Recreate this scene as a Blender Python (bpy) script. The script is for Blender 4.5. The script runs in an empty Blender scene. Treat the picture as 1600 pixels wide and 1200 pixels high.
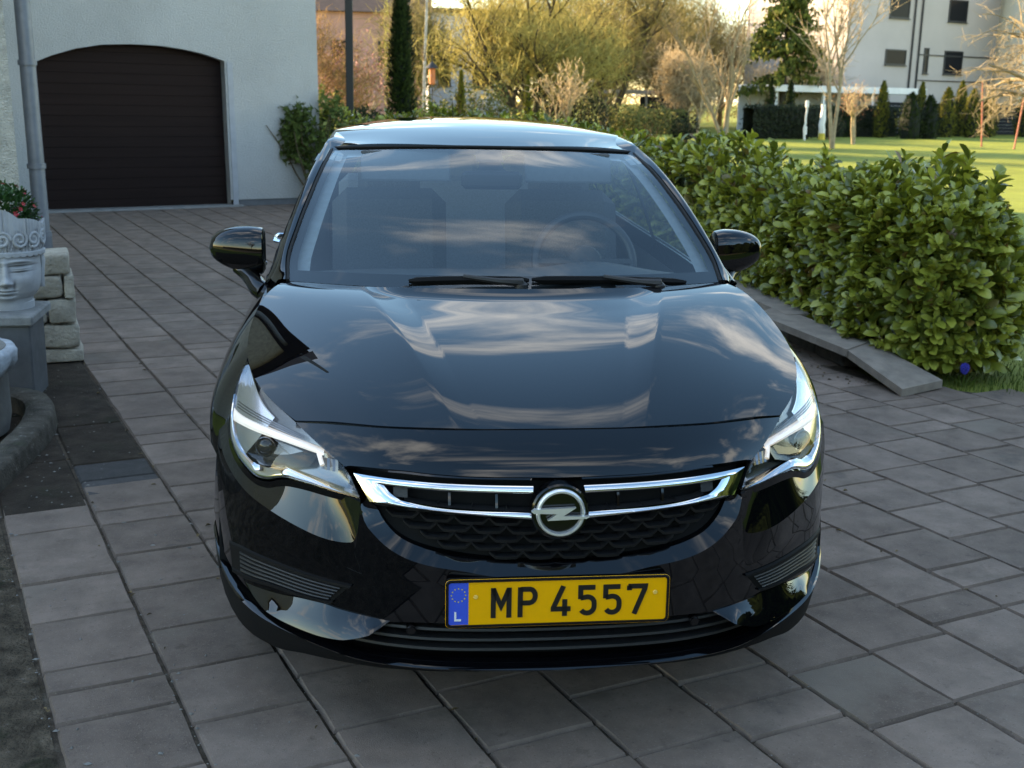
import bpy, bmesh, math, random
import numpy as np
from mathutils import Vector, Matrix, noise as mnoise
random.seed(7)
sc = bpy.context.scene
COL = sc.collection
# ---------------------------------------------------------------- camera, sky, sun, exposure
cam_d = bpy.data.cameras.new('camera'); cam = bpy.data.objects.new('camera', cam_d); COL.objects.link(cam)
CAM = Vector((-0.42618, -2.55510, 1.58236)); PITCH = 0.23797; YAW = 0.11907; ROLL = 0.02032
fw = Vector((math.sin(YAW)*math.cos(PITCH), math.cos(YAW)*math.cos(PITCH), -math.sin(PITCH)))
rt = Vector((math.cos(YAW), -math.sin(YAW), 0)); up = rt.cross(fw)
rt2 = rt*math.cos(ROLL) + up*math.sin(ROLL); up2 = up*math.cos(ROLL) - rt*math.sin(ROLL)
cam.matrix_world = Matrix(((rt2.x, up2.x, -fw.x, CAM.x), (rt2.y, up2.y, -fw.y, CAM.y), (rt2.z, up2.z, -fw.z, CAM.z), (0, 0, 0, 1)))
cam_d.sensor_width = 36.0; cam_d.lens = 1844.86825/1600*36
cam_d.clip_start = 0.05; cam_d.clip_end = 600
cam_d.dof.use_dof = True; cam_d.dof.focus_distance = 3.2; cam_d.dof.aperture_fstop = 7.5
sc.camera = cam
SUN_EL, SUN_AZ = math.radians(20), math.radians(-58)      # azimuth from +Y, negative to the left
sd = Vector((math.sin(SUN_AZ)*math.cos(SUN_EL), math.cos(SUN_AZ)*math.cos(SUN_EL), math.sin(SUN_EL)))
wd = bpy.data.worlds.new('World'); sc.world = wd; wd.use_nodes = True
nt = wd.node_tree; nt.nodes.clear()
def wn(t, **k):
    n = nt.nodes.new(t)
    for a, b in k.items(): setattr(n, a, b)
    return n
L_ = nt.links.new
sky = wn('ShaderNodeTexSky', sky_type='NISHITA', sun_disc=False)
sky.sun_elevation = SUN_EL; sky.sun_rotation = SUN_AZ
sky.air_density = 1.0; sky.dust_density = .25; sky.ozone_density = 3.0
# clouds: noise on a flat layer above the ground, thicker to the eye near the horizon
tc = wn('ShaderNodeTexCoord'); sx = wn('ShaderNodeSeparateXYZ'); L_(tc.outputs['Generated'], sx.inputs[0])
zc = wn('ShaderNodeMath', operation='MAXIMUM'); L_(sx.outputs['Z'], zc.inputs[0]); zc.inputs[1].default_value = 0.0
za = wn('ShaderNodeMath', operation='ADD'); L_(zc.outputs[0], za.inputs[0]); za.inputs[1].default_value = 0.13
dx = wn('ShaderNodeMath', operation='DIVIDE'); L_(sx.outputs['X'], dx.inputs[0]); L_(za.outputs[0], dx.inputs[1])
dy = wn('ShaderNodeMath', operation='DIVIDE'); L_(sx.outputs['Y'], dy.inputs[0]); L_(za.outputs[0], dy.inputs[1])
cb = wn('ShaderNodeCombineXYZ'); L_(dx.outputs[0], cb.inputs[0]); L_(dy.outputs[0], cb.inputs[1])
mp = wn('ShaderNodeMapping'); L_(cb.outputs[0], mp.inputs[0]); mp.inputs['Location'].default_value = (11.3, 4.4, 0); mp.inputs['Rotation'].default_value = (0, 0, .5); mp.inputs['Scale'].default_value = (.75, 1.25, 1)
nz = wn('ShaderNodeTexNoise'); L_(mp.outputs[0], nz.inputs['Vector']); nz.inputs['Scale'].default_value = 2.1; nz.inputs['Detail'].default_value = 9; nz.inputs['Roughness'].default_value = .58; nz.inputs['Distortion'].default_value = .35
cr = wn('ShaderNodeMapRange'); cr.interpolation_type = 'SMOOTHSTEP'; L_(nz.outputs['Fac'], cr.inputs['Value'])
cr.inputs['From Min'].default_value = .505; cr.inputs['From Max'].default_value = .70; cr.inputs['To Max'].default_value = .85
ab = wn('ShaderNodeMath', operation='GREATER_THAN'); L_(sx.outputs['Z'], ab.inputs[0]); ab.inputs[1].default_value = 0.0
mk = wn('ShaderNodeMath', operation='MULTIPLY'); L_(cr.outputs[0], mk.inputs[0]); L_(ab.outputs[0], mk.inputs[1])
mx = wn('ShaderNodeMix', data_type='RGBA'); L_(mk.outputs[0], mx.inputs['Factor']); hs_ = wn('ShaderNodeHueSaturation'); hs_.inputs['Saturation'].default_value = 1.15; L_(sky.outputs[0], hs_.inputs['Color']); L_(hs_.outputs[0], mx.inputs['A'])
mx.inputs['B'].default_value = (4.5, 5.25, 6.6, 1)
bg = wn('ShaderNodeBackground'); L_(mx.outputs['Result'], bg.inputs['Color']); bg.inputs['Strength'].default_value = 0.15
wo = wn('ShaderNodeOutputWorld'); L_(bg.outputs[0], wo.inputs['Surface'])
sun_d = bpy.data.lights.new('sun', 'SUN'); sun_d.energy = 4.6; sun_d.angle = math.radians(.53); sun_d.color = (1, .86, .68)
sun = bpy.data.objects.new('sun', sun_d); COL.objects.link(sun); sun.location = (-20, 20, 30)
sun.rotation_euler = sd.to_track_quat('Z', 'Y').to_euler()
vs = sc.view_settings; vs.view_transform = 'Standard'; vs.look = 'None'; vs.gamma = 1; vs.exposure = 2.22; vs.use_curve_mapping = False
vs.use_white_balance = True; vs.white_balance_temperature = 9700; vs.white_balance_tint = 10
try:
    sc.cycles.use_denoising = True; sc.cycles.denoiser = 'OPENIMAGEDENOISE'; sc.cycles.max_bounces = 8; sc.cycles.transparent_max_bounces = 16
    sc.cycles.caustics_reflective = False; sc.cycles.caustics_refractive = False
except Exception: pass
# ---------------------------------------------------------------- helpers
def empty(name, loc=(0, 0, 0), rz=0.0, label=None, cat=None, group=None):
    o = bpy.data.objects.new(name, None); o.location = loc; o.rotation_euler = (0, 0, rz); COL.objects.link(o)
    return tag(o, label, cat, group)
def tag(o, label=None, cat=None, group=None, kind=None):
    if label: o['label'] = label
    if cat: o['category'] = cat
    if group: o['group'] = group
    if kind: o['kind'] = kind
    return o
def mesh(name, V, Fc, mat=None, parent=None, smooth=True, sharp=35, mats=None, mi=None):
    m = bpy.data.meshes.new(name); m.from_pydata([tuple(v) for v in V], [], Fc)
    if mats:
        for a in mats: m.materials.append(a)
        if mi is not None: m.polygons.foreach_set('material_index', mi)
    elif mat: m.materials.append(mat)
    if smooth:
        m.polygons.foreach_set('use_smooth', [True]*len(m.polygons))
        if sharp: m.set_sharp_from_angle(angle=math.radians(sharp))
    m.update()
    o = bpy.data.objects.new(name, m); COL.objects.link(o)
    if parent: o.parent = parent
    return o
def inst(o, parent=None, loc=None, rot=None, scale=None, name=None):
    c = o.copy(); COL.objects.link(c)
    if parent: c.parent = parent
    if loc is not None: c.location = loc
    if rot is not None: c.rotation_euler = rot
    if scale is not None: c.scale = scale
    return c
class MB:
    def __init__(s): s.V = []; s.F = []; s.M = []
    def add(s, V, Fc, mi=0):
        b = len(s.V); s.V += [tuple(v) for v in V]; s.F += [[b+i for i in f] for f in Fc]; s.M += [mi]*len(Fc); return s
    def box(s, x0, x1, y0, y1, z0, z1, mi=0, M=None):
        V = [Vector((x, y, z)) for x in (x0, x1) for y in (y0, y1) for z in (z0, z1)]
        if M: V = [M @ v for v in V]
        return s.add(V, [[0, 1, 3, 2], [4, 6, 7, 5], [0, 4, 5, 1], [2, 3, 7, 6], [0, 2, 6, 4], [1, 5, 7, 3]], mi)
    def bbox(s, c, hx, hy, hz, b=.01, M=None, mi=0):       # box with chamfered edges
        V = []; Fc = []
        bm = bmesh.new(); bmesh.ops.create_cube(bm, size=1)
        bmesh.ops.scale(bm, vec=(2*hx, 2*hy, 2*hz), verts=bm.verts)
        bmesh.ops.bevel(bm, geom=bm.edges[:], offset=b, segments=1, affect='EDGES', profile=.5)
        bm.verts.index_update()
        V = [(M or Matrix()) @ (v.co + Vector(c)) for v in bm.verts]; Fc = [[v.index for v in f.verts] for f in bm.faces]; bm.free()
        return s.add(V, Fc, mi)
    def grid(s, rows, mi=0, closed=False, flip=False):
        n = len(rows[0]); V = [p for r in rows for p in r]; Fc = []
        for i in range(len(rows)-1):
            for j in range(n if closed else n-1):
                k = (j+1) % n; q = [i*n+j, i*n+k, (i+1)*n+k, (i+1)*n+j]
                Fc.append(q[::-1] if flip else q)
        return s.add(V, Fc, mi)
    def tube(s, pts, rad, n=8, mi=0, caps=True):
        pts = [Vector(p) for p in pts]; rows = []; ref = None
        rr = rad if isinstance(rad, (list, tuple)) else [rad]*len(pts)
        for i, p in enumerate(pts):
            t = (pts[min(i+1, len(pts)-1)] - pts[max(i-1, 0)]).normalized()
            if ref is None: ref = Vector((0, 0, 1)) if abs(t.z) < .9 else Vector((1, 0, 0))
            a = t.cross(ref).normalized(); b = a.cross(t).normalized(); ref = b
            rows.append([p + (a*math.cos(2*math.pi*k/n) + b*math.sin(2*math.pi*k/n))*rr[i] for k in range(n)])
        self_b = len(s.V); s.grid(rows, mi, closed=True, flip=True)
        if caps:
            s.F.append([self_b+k for k in range(n)]); s.M.append(mi)
            e = self_b+(len(pts)-1)*n; s.F.append([e+k for k in range(n)][::-1]); s.M.append(mi)
        return s
    def lathe(s, prof, n=24, M=None, mi=0):
        M = M or Matrix()
        rows = [[M @ Vector((r*math.cos(2*math.pi*k/n), r*math.sin(2*math.pi*k/n), z)) for k in range(n)] for r, z in prof]
        return s.grid(rows, mi, closed=True)
    def build(s, name, mat=None, parent=None, smooth=True, sharp=35, mats=None):
        return mesh(name, s.V, s.F, mat, parent, smooth, sharp, mats, s.M if mats else None)
def pchip(xs, ys):
    xs = np.array(xs, float); ys = np.array(ys, float); h = np.diff(xs); d = np.diff(ys)/h; m = np.zeros(len(xs))
    for i in range(1, len(xs)-1):
        if d[i-1]*d[i] > 0:
            w1 = 2*h[i]+h[i-1]; w2 = h[i]+2*h[i-1]; m[i] = (w1+w2)/(w1/d[i-1]+w2/d[i])
    m[0] = d[0]; m[-1] = d[-1]
    xs_, ys_, m_, h_ = xs.tolist(), ys.tolist(), m.tolist(), h.tolist()
    import bisect
    def fn(x):
        if x <= xs_[0]: return ys_[0]+m_[0]*(x-xs_[0])
        if x >= xs_[-1]: return ys_[-1]+m_[-1]*(x-xs_[-1])
        i = bisect.bisect_right(xs_, x)-1; t = (x-xs_[i])/h_[i]
        return ((1+2*t)*(1-t)**2)*ys_[i]+t*(1-t)**2*h_[i]*m_[i]+t*t*(3-2*t)*ys_[i+1]+t*t*(t-1)*h_[i]*m_[i+1]
    return fn
def crv(P, n, par=None):                                     # smooth resample of a point list
    P = np.array(P, float)
    s = np.array(par, float) if par is not None else np.concatenate([[0], np.cumsum(np.linalg.norm(np.diff(P, axis=0), axis=1))])
    s = s/s[-1]; fs = [pchip(s, P[:, k]) for k in range(P.shape[1])]
    return [tuple(f(t) for f in fs) for t in np.linspace(0, 1, n)]
def smoothed(fn, lo, hi, sig, n=1200):
    xs = np.linspace(lo-4*sig, hi+4*sig, n); ys = np.array([fn(x) for x in xs]); dx = xs[1]-xs[0]; k = np.arange(-int(4*sig/dx), int(4*sig/dx)+1)*dx; w = np.exp(-.5*(k/sig)**2); w /= w.sum()
    m = len(k)//2; yp = np.concatenate([ys[0]+(ys[1]-ys[0])*np.arange(-m, 0), ys, ys[-1]+(ys[-1]-ys[-2])*np.arange(1, m+1)]); y2 = np.convolve(yp, w, 'valid')
    x0, st = float(xs[0]), float(dx); yl = y2.tolist(); N_ = len(yl)
    def f(x):
        t = (x-x0)/st; i = int(t); i = 0 if i < 0 else (N_-2 if i > N_-2 else i); return yl[i]+(yl[i+1]-yl[i])*(t-i)
    return f
def pcrv(P_, n, deg):                                        # fair curve: polynomial fit through a point list, ends kept
    A_ = np.array(P_, float); s = np.concatenate([[0], np.cumsum(np.linalg.norm(np.diff(A_, axis=0), axis=1))]); s /= s[-1]; w = np.ones(len(s)); w[0] = w[-1] = 12; t = np.linspace(0, 1, n)
    return [tuple(r) for r in np.stack([np.polyval(np.polyfit(s, A_[:, k], deg, w=w), t) for k in range(3)], 1)]
def mir(r): return [(-p[0], p[1], p[2]) for p in r[:0:-1]] + list(r)   # half row (starts at x=0) to full row
def mat(name, col, rough=.5, metal=0., spec=.5, **kw):
    m = bpy.data.materials.new(name); m.use_nodes = True; b = m.node_tree.nodes['Principled BSDF']
    b.inputs['Base Color'].default_value = (*col, 1); b.inputs['Roughness'].default_value = rough; b.inputs['Metallic'].default_value = metal; b.inputs['Specular IOR Level'].default_value = spec
    for k, v in kw.items(): b.inputs[k.replace('_', ' ')].default_value = v
    return m
def noisy(m, scale=8, lo=.7, hi=1.25, bump=0., bscale=None, detail=6, rough_var=0., coord='Object', spots=None, stretch=(1, 1, 1), rnd=0., dist=.01):
    """break up a flat material: noise on the base colour, bump and roughness; rnd = shift per object"""
    t = m.node_tree; b = t.nodes['Principled BSDF']; c = b.inputs['Base Color'].default_value[:]
    co = t.nodes.new('ShaderNodeTexCoord'); mpn = t.nodes.new('ShaderNodeMapping'); mpn.inputs['Scale'].default_value = stretch
    t.links.new(co.outputs[coord], mpn.inputs[0]); vec = mpn.outputs[0]
    if rnd:
        oi = t.nodes.new('ShaderNodeObjectInfo'); ad = t.nodes.new('ShaderNodeVectorMath'); ad.operation = 'MULTIPLY_ADD'
        cbx = t.nodes.new('ShaderNodeCombineXYZ')
        for i in range(3): t.links.new(oi.outputs['Random'], cbx.inputs[i])
        ad.inputs[1].default_value = (37, 53, 71); t.links.new(cbx.outputs[0], ad.inputs[0]); t.links.new(vec, ad.inputs[2]); vec = ad.outputs[0]
    n = t.nodes.new('ShaderNodeTexNoise'); n.inputs['Scale'].default_value = scale; n.inputs['Detail'].default_value = detail; n.inputs['Roughness'].default_value = .62
    t.links.new(vec, n.inputs['Vector'])
    r = t.nodes.new('ShaderNodeMapRange'); r.inputs['From Min'].default_value = .3; r.inputs['From Max'].default_value = .7; r.inputs['To Min'].default_value = lo; r.inputs['To Max'].default_value = hi
    t.links.new(n.outputs['Fac'], r.inputs['Value'])
    fac = r.outputs[0]
    if rnd:
        rm = t.nodes.new('ShaderNodeMapRange'); rm.inputs['To Min'].default_value = 1-rnd; rm.inputs['To Max'].default_value = 1+rnd; t.links.new(oi.outputs['Random'], rm.inputs['Value'])
        mm = t.nodes.new('ShaderNodeMath'); mm.operation = 'MULTIPLY'; t.links.new(fac, mm.inputs[0]); t.links.new(rm.outputs[0], mm.inputs[1]); fac = mm.outputs[0]
    v = t.nodes.new('ShaderNodeVectorMath'); v.operation = 'SCALE'; v.inputs[0].default_value = c[:3]; t.links.new(fac, v.inputs['Scale'])
    colout = v.outputs[0]
    if spots:                                                # (scale, threshold, colour, strength): stains or moss with a shape of their own
        for (ss, th_, cc, st) in spots:
            n2 = t.nodes.new('ShaderNodeTexNoise'); n2.inputs['Scale'].default_value = ss; n2.inputs['Detail'].default_value = 8; n2.inputs['Roughness'].default_value = .7; t.links.new(vec, n2.inputs['Vector'])
            r2 = t.nodes.new('ShaderNodeMapRange'); r2.inputs['From Min'].default_value = th_; r2.inputs['From Max'].default_value = th_+.1; r2.inputs['To Max'].default_value = st; t.links.new(n2.outputs['Fac'], r2.inputs['Value'])
            mxx = t.nodes.new('ShaderNodeMix'); mxx.data_type = 'RGBA'; t.links.new(r2.outputs[0], mxx.inputs['Factor']); t.links.new(colout, mxx.inputs['A']); mxx.inputs['B'].default_value = (*cc, 1); colout = mxx.outputs['Result']
    t.links.new(colout, b.inputs['Base Color'])
    if bump:
        n3 = t.nodes.new('ShaderNodeTexNoise'); n3.inputs['Scale'].default_value = bscale or scale*4; n3.inputs['Detail'].default_value = 8; t.links.new(vec, n3.inputs['Vector'])
        bp = t.nodes.new('ShaderNodeBump'); bp.inputs['Strength'].default_value = bump; bp.inputs['Distance'].default_value = dist; t.links.new(n3.outputs['Fac'], bp.inputs['Height']); t.links.new(bp.outputs[0], b.inputs['Normal'])
    return m
def glass_mat(name, tint, f0=.045):
    """thin clear sheet: Schlick reflection over a tinted see-through layer (same from both sides)"""
    m = bpy.data.materials.new(name); m.use_nodes = True; t = m.node_tree; t.nodes.clear(); nn = t.nodes.new
    o = nn('ShaderNodeOutputMaterial'); mxs = nn('ShaderNodeMixShader'); tr = nn('ShaderNodeBsdfTransparent'); gl = nn('ShaderNodeBsdfGlossy'); lw = nn('ShaderNodeLayerWeight'); pw = nn('ShaderNodeMath'); ma = nn('ShaderNodeMath')
    lw.inputs['Blend'].default_value = .5; pw.operation = 'POWER'; pw.inputs[1].default_value = 5; ma.operation = 'MULTIPLY_ADD'; ma.inputs[1].default_value = 1-f0; ma.inputs[2].default_value = f0
    gl.inputs['Roughness'].default_value = .006; tr.inputs[0].default_value = (*tint, 1)
    t.links.new(lw.outputs['Facing'], pw.inputs[0]); t.links.new(pw.outputs[0], ma.inputs[0]); t.links.new(ma.outputs[0], mxs.inputs[0])
    t.links.new(tr.outputs[0], mxs.inputs[1]); t.links.new(gl.outputs[0], mxs.inputs[2]); t.links.new(mxs.outputs[0], o.inputs[0]); return m
paint = mat('black_paint', (.0018, .002, .0028), .5, 0, .0, Coat_Weight=1.0, Coat_Roughness=.010, Coat_IOR=1.57)
gloss = mat('gloss_black_plastic', (.003, .003, .0035), .08)
plast = noisy(mat('dark_grey_plastic', (.014, .014, .015), .5), 30, .85, 1.15, .12, 400)
matte = mat('matte_black', (.0035, .0035, .004), .7, 0, .2)
chrome = mat('chrome', (.82, .83, .85), .07, 1.0)
rubber = mat('rubber', (.008, .008, .008), .65, 0, .3)
# ================================================================ the setting
lawn_m = noisy(mat('lawn_grass', (.175, .205, .034), .85, 0, .2), .9, .78, 1.25, .5, 60, spots=[(2.5, .56, (.27, .24, .06), .5), (.35, .55, (.13, .16, .024), .5)], dist=.03)
lawn = mesh('lawn', [(-300, -60, -.03), (300, -60, -.03), (300, 500, -.03), (-300, 500, -.03)], [[0, 1, 2, 3]], lawn_m, smooth=False); tag(lawn, kind='structure')
street = mesh('street', [(-60, -10.5, -.022), (60, -10.5, -.022), (60, -5.2, -.022), (-60, -5.2, -.022)], [[0, 1, 2, 3]], noisy(mat('asphalt', (.05, .05, .052), .9), 3, .8, 1.2, .4, 80), smooth=False); tag(street, kind='structure')
# ---- driveway: recessed bed with every slab near the camera its own piece
AV = math.radians(20.3); vx = Vector((math.cos(AV), math.sin(AV), 0)); ux = Vector((vx.y, -vx.x, 0))
def UV(u, v, z=0): return ux*u+vx*v+Vector((0, 0, z))
bed_m = noisy(mat('joint_sand', (.085, .066, .050), .95, 0, .1), 25, .5, 1.5, .6, 200, spots=[(9, .6, (.030, .036, .014), .7), (4, .56, (.16, .14, .11), .6)])
outline = [(-2.46, 3.9), (-.2, 2.6), (2.2, 1.2)]
drive_poly = [UV(1.6, -2.4), UV(1.6, 8.0), UV(-1.0, 5.2), Vector((6.2, 2.1, 0)), Vector((3.6, 3.30, 0)), Vector((2.92, 3.72, 0)), Vector((2.55, 3.95, 0)), Vector((2.45, 5.2, 0)), Vector((2.35, 7, 0)), Vector((2.0, 9.5, 0)), Vector((1.2, 12, 0)), Vector((.3, 14.5, 0)), Vector((-.9, 16.4, 0)), Vector((-4.9, 13.5, 0)), Vector((-4.4, 10, 0)), Vector((-3.2, 6.3, 0)), UV(-5.6, -1.15), UV(-1.0, -2.4)]
drive = mesh('driveway', [(p.x, p.y, -.012) for p in drive_poly], [list(range(len(drive_poly)))], bed_m, smooth=False); tag(drive, kind='structure')
def inside(p, poly=[(q.x, q.y) for q in drive_poly]):
    x, y = p; c = False; n = len(poly)
    for i in range(n):
        x1, y1 = poly[i]; x2, y2 = poly[i-1]
        if (y1 > y) != (y2 > y) and x < (x2-x1)*(y-y1)/(y2-y1)+x1: c = not c
    return c
pave_m = noisy(mat('concrete_paver', (.200, .148, .121), .9, 0, .2), 6, .70, 1.25, .40, 300, rough_var=.1, rnd=.15, spots=[(3.2, .60, (.092, .076, .066), .7), (60, .69, (.36, .33, .29), .8), (150, .57, (.33, .27, .225), .55), (110, .585, (.055, .045, .037), .6), (13, .60, (.095, .072, .056), .6), (28, .66, (.27, .225, .19), .4), (2.1, .60, (.115, .094, .072), .7), (.9, .58, (.20, .165, .135), .6)], dist=.004)
def paver_mesh(L, W, seed):
    rr = random.Random(seed); b = MB(); g = .0032; c = .006
    hx, hy = W/2-g, L/2-g
    j = lambda: rr.uniform(-.0012, .0012)
    j2 = lambda: rr.uniform(-.0030, .0016)*(2.2 if rr.random() < .18 else 1)
    ol = [(-1+2*t/3, -1, 0, 1) for t in range(3)]+[(1, -1+2*t/3, -1, 0) for t in range(3)]+[(1-2*t/3, 1, 0, -1) for t in range(3)]+[(-1, 1-2*t/3, 1, 0) for t in range(3)]
    top = [((hx-c)*a+n1*-j2()+j(), (hy-c)*q-n2*j2()+j(), 0) for a, q, n1, n2 in ol]
    bot = [(hx*a, hy*q, -.016) for a, q, n1, n2 in ol]
    b.grid([bot, top], closed=True); b.F.append(list(range(12, 24))); b.M.append(0)
    m = bpy.data.meshes.new('paver'); m.from_pydata(b.V, [], b.F); m.materials.append(pave_m); m.update(); return m
PM = {}
rr = random.Random(3); cand = []
CW = .3175; V0 = -.755
camp = Vector((CAM.x, CAM.y, 0))
def cam_px(p):
    d = Vector(p)-CAM; w = d.dot(fw)
    return (800+1844.9*d.dot(rt2)/w, 600-1844.9*d.dot(up2)/w, w) if w > .1 else (-9e3, -9e3, w)
phase = {-1: -.694, 0: -.559, 1: -.70, 2: -.45}
for k in range(-2, 28):
    v = V0+CW*(k+.5); u = phase.get(k, -.694+rr.uniform(-.16, .16))
    seq = []
    first = {-1: [.174, .136, .339], 0: [.312, .285, .33], 1: [.33]}.get(k, [])
    uu = u; i = 0
    while uu > -17.5:
        L = first[i] if i < len(first) else rr.choices([.325, .1625, .4875, .325], [.5, .22, .12, .16])[0]; i += 1
        seq.append((uu-L, uu)); uu -= L
    uu = u
    while uu < 1.5:
        L = rr.choices([.325, .1625], [.75, .25])[0]; seq.append((uu, uu+L)); uu += L
    for a, c in seq:
        um = (a+c)/2; p = UV(um, v)
        if not inside((p.x, p.y)): continue
        if k <= -2: continue
        if k == -1 and um < -2.38: continue
        if k == 0 and um < -2.50: continue
        cand.append((um, v, c-a, p))
vis = []
for c in cand:
    x, y, w = cam_px(c[3]); hid = (-.72 < c[3].x < .72 and .1 < c[3].y < 6.5)
    score = w if (-60 < x < 1660 and 0 < y < 1230 and not hid) else 100+w
    vis.append((score, c))
vis.sort(key=lambda t: t[0])
far = MB()
for n_, (sco, (um, v, L, p)) in enumerate(vis):
    seed = rr.randrange(8); key = (round(L, 4), seed)
    if key not in PM: PM[key] = paver_mesh(L, CW, seed)
    z = rr.uniform(-.0016, .0016); tx, ty = rr.uniform(-.004, .004), rr.uniform(-.004, .004); rz = AV+rr.uniform(-.006, .006)
    if n_ < 296 and sco < 100:
        o = bpy.data.objects.new('paver', PM[key]); COL.objects.link(o); o.parent = drive; o.location = (p.x, p.y, z); o.rotation_euler = (tx, ty, rz)
    else:
        M = Matrix.Translation((p.x, p.y, z)) @ Matrix.Rotation(rz, 4, 'Z'); m = PM[key]
        far.add([M @ vv.co for vv in m.vertices], [list(f.vertices) for f in m.polygons])
fo = far.build('pavers', pave_m, drive, smooth=False); fo['kind'] = 'stuff'
# old dark slabs and mossy concrete at the left edge
moss_m = noisy(mat('mossy_concrete', (.088, .068, .050), .95, 0, .1), 11, .30, 1.6, 1.0, 70, spots=[(22, .62, (.22, .21, .20), .8), (5, .56, (.028, .032, .018), .8), (40, .60, (.022, .022, .018), .85)], dist=.02)
dirt_m = noisy(mat('dark_soil_slab', (.048, .036, .027), .95, 0, .15), 9, .5, 1.4, .9, 110, spots=[(34, .68, (.25, .24, .22), .9), (4, .55, (.022, .026, .014), .7)], dist=.01)
blue_m = noisy(mat('bluish_slab', (.070, .064, .062), .85, 0, .3), 14, .7, 1.3, .6, 220, spots=[(50, .68, (.2, .2, .2), .6)], dist=.006)
def slab_piece(name, u0, u1, v0, v1, z, m, parent):
    g = .006; b = MB(); n = 14; rr2 = random.Random(u0*7+v0)
    b.bbox((0, 0, z-.03), (v1-v0)/2-g, abs(u1-u0)/2-g, .03, .008)
    o = b.build(name, m, parent, smooth=False); p = UV((u0+u1)/2, (v0+v1)/2); o.location = (p.x, p.y, 0); o.rotation_euler = (0, 0, AV); return o
slab_piece('edge_slab', -2.38, -3.05, -1.075, -.755, .0, dirt_m, drive)
slab_piece('edge_slab', -3.05, -3.9, -1.075, -.755, -.004, dirt_m, drive); slab_piece('edge_slab', -3.9, -5.6, -1.075, -.755, -.004, dirt_m, drive)
slab_piece('edge_slab', -2.50, -2.70, -.755, -.4375, .001, blue_m, drive); slab_piece('edge_slab', -2.70, -2.95, -.755, -.4375, -.001, noisy(mat('bluish_slab_dark', (.044, .040, .038), .9), 14, .7, 1.3, .6, 220, spots=[(40, .66, (.2, .2, .2), .7)]), drive)
slab_piece('edge_slab', -2.95, -3.6, -.755, -.4375, -.002, dirt_m, drive); slab_piece('edge_slab', -3.6, -5.6, -.755, -.4375, -.002, dirt_m, drive)
b = MB(); nu, nv = 60, 16; rr2 = random.Random(4)
b.grid([[UV(1.5-(4.0)*i/(nu-1), -1.083-2.6*j/(nv-1), -.006+rr2.uniform(-.004, .004)) for i in range(nu)] for j in range(nv)], flip=True)
edge = b.build('concrete_edging', moss_m); tag(edge, kind='structure')
# loose grit and bits on the joints and slabs
grit_m = noisy(mat('grit', (.20, .19, .175), .9), 30, .5, 1.3)
b = MB(); rr2 = random.Random(8)
def pebble(b, p, r, rr):
    a0 = rr.uniform(0, 6.28); f = rr.uniform(.5, 1.6); V = [(p[0]+r*f*math.cos(a0+a)*(1+rr.uniform(-.3, .3)), p[1]+r*math.sin(a0+a)*(1+rr.uniform(-.3, .3)), p[2]) for a in (0, 1.57, 3.14, 4.71)]+[(p[0], p[1], p[2]+r*.6)]
    b.add(V, [[0, 1, 4], [1, 2, 4], [2, 3, 4], [3, 0, 4]])
for i in range(520):
    u = rr2.uniform(-5.5, .5); v = rr2.gauss(-.93, .16) if u < -2.4 else rr2.choice([-1.08, -.755, -.4375])+rr2.gauss(0, .012)
    if rr2.random() < .35: u = rr2.uniform(-5, 0); v = rr2.uniform(-1.1, -.4)
    pebble(b, UV(u, v, .001), rr2.choice((.002, .0025, .003, .004, .007)), rr2)
for i in range(260):
    u = rr2.uniform(-3, .5); v = V0+CW*rr2.randrange(0, 12)+rr2.gauss(0, .01) if rr2.random() < .7 else rr2.uniform(-.7, 3)
    pebble(b, UV(u, v, .0), rr2.uniform(.0015, .0045), rr2)
g = b.build('grit_gravel', grit_m); tag(g, kind='stuff')
# ---- garage wing
stucco = noisy(mat('grey_stucco', (.50, .485, .47), .95, 0, .15), 1.2, .90, 1.08, .9, 70, spots=[(.6, .58, (.42, .405, .39), .5)], dist=.02)
stucco_l = noisy(mat('pebbledash', (.56, .52, .46), .95, 0, .15), 14, .72, 1.15, 1.0, 95, spots=[(60, .60, (.30, .29, .27), .7)], dist=.03)
plinth_m = noisy(mat('grey_plinth', (.16, .165, .175), .9), 5, .8, 1.15, .4, 80)
GA = math.radians(27); ge = Vector((math.cos(GA), math.sin(GA), 0)); gn = Vector((math.sin(GA), -math.cos(GA), 0)); G0 = Vector((-4.651, 13.588, 0))
LEAN = Vector((0, 0, 1))
def GW(s, z, d=0.): return G0+ge*s+Vector((0, 0, z))+ge*(-.014*z)-gn*d       # d = depth behind the wall face
garage = empty('garage_building', tuple(G0), 0, 'grey rendered garage wing with dark brown arched door at the end of the drive', 'garage'); 
def par(o, p):
    o.parent = p; o.matrix_parent_inverse = Matrix.Translation(p.location).inverted() if p.type == 'EMPTY' else Matrix(); return o
ARC = [(s, 1.925+.245*math.sin(math.pi*(s+.02)/2.53)**.9) for s in np.linspace(0, 2.49, 25)]
ARC[0] = (0, 1.905); ARC[-1] = (2.49, 1.995)
ARC = [(s, float(np.interp(s, [0, .2, .5, .85, 1.24, 1.6, 1.93, 2.2, 2.49], [1.905, 1.99, 2.085, 2.15, 2.17, 2.165, 2.13, 2.08, 1.995]))) for s in np.linspace(0, 2.49, 25)]
WR = 3.885; HT = 5.4
b = MB()
topz = [(s, HT) for s, z in ARC]
b.grid([[GW(s, z) for s, z in ARC], [GW(s, HT) for s, z in ARC]])
b.grid([[GW(-6, z) for z in (.09, 1.9, HT)], [GW(0, z) for z in (.0, 1.905, HT)]], flip=True)
b.grid([[GW(2.49, z) for z in (.09, 1.995, HT)], [GW(WR, z) for z in (.09, 1.995, HT)]], flip=True)
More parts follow.
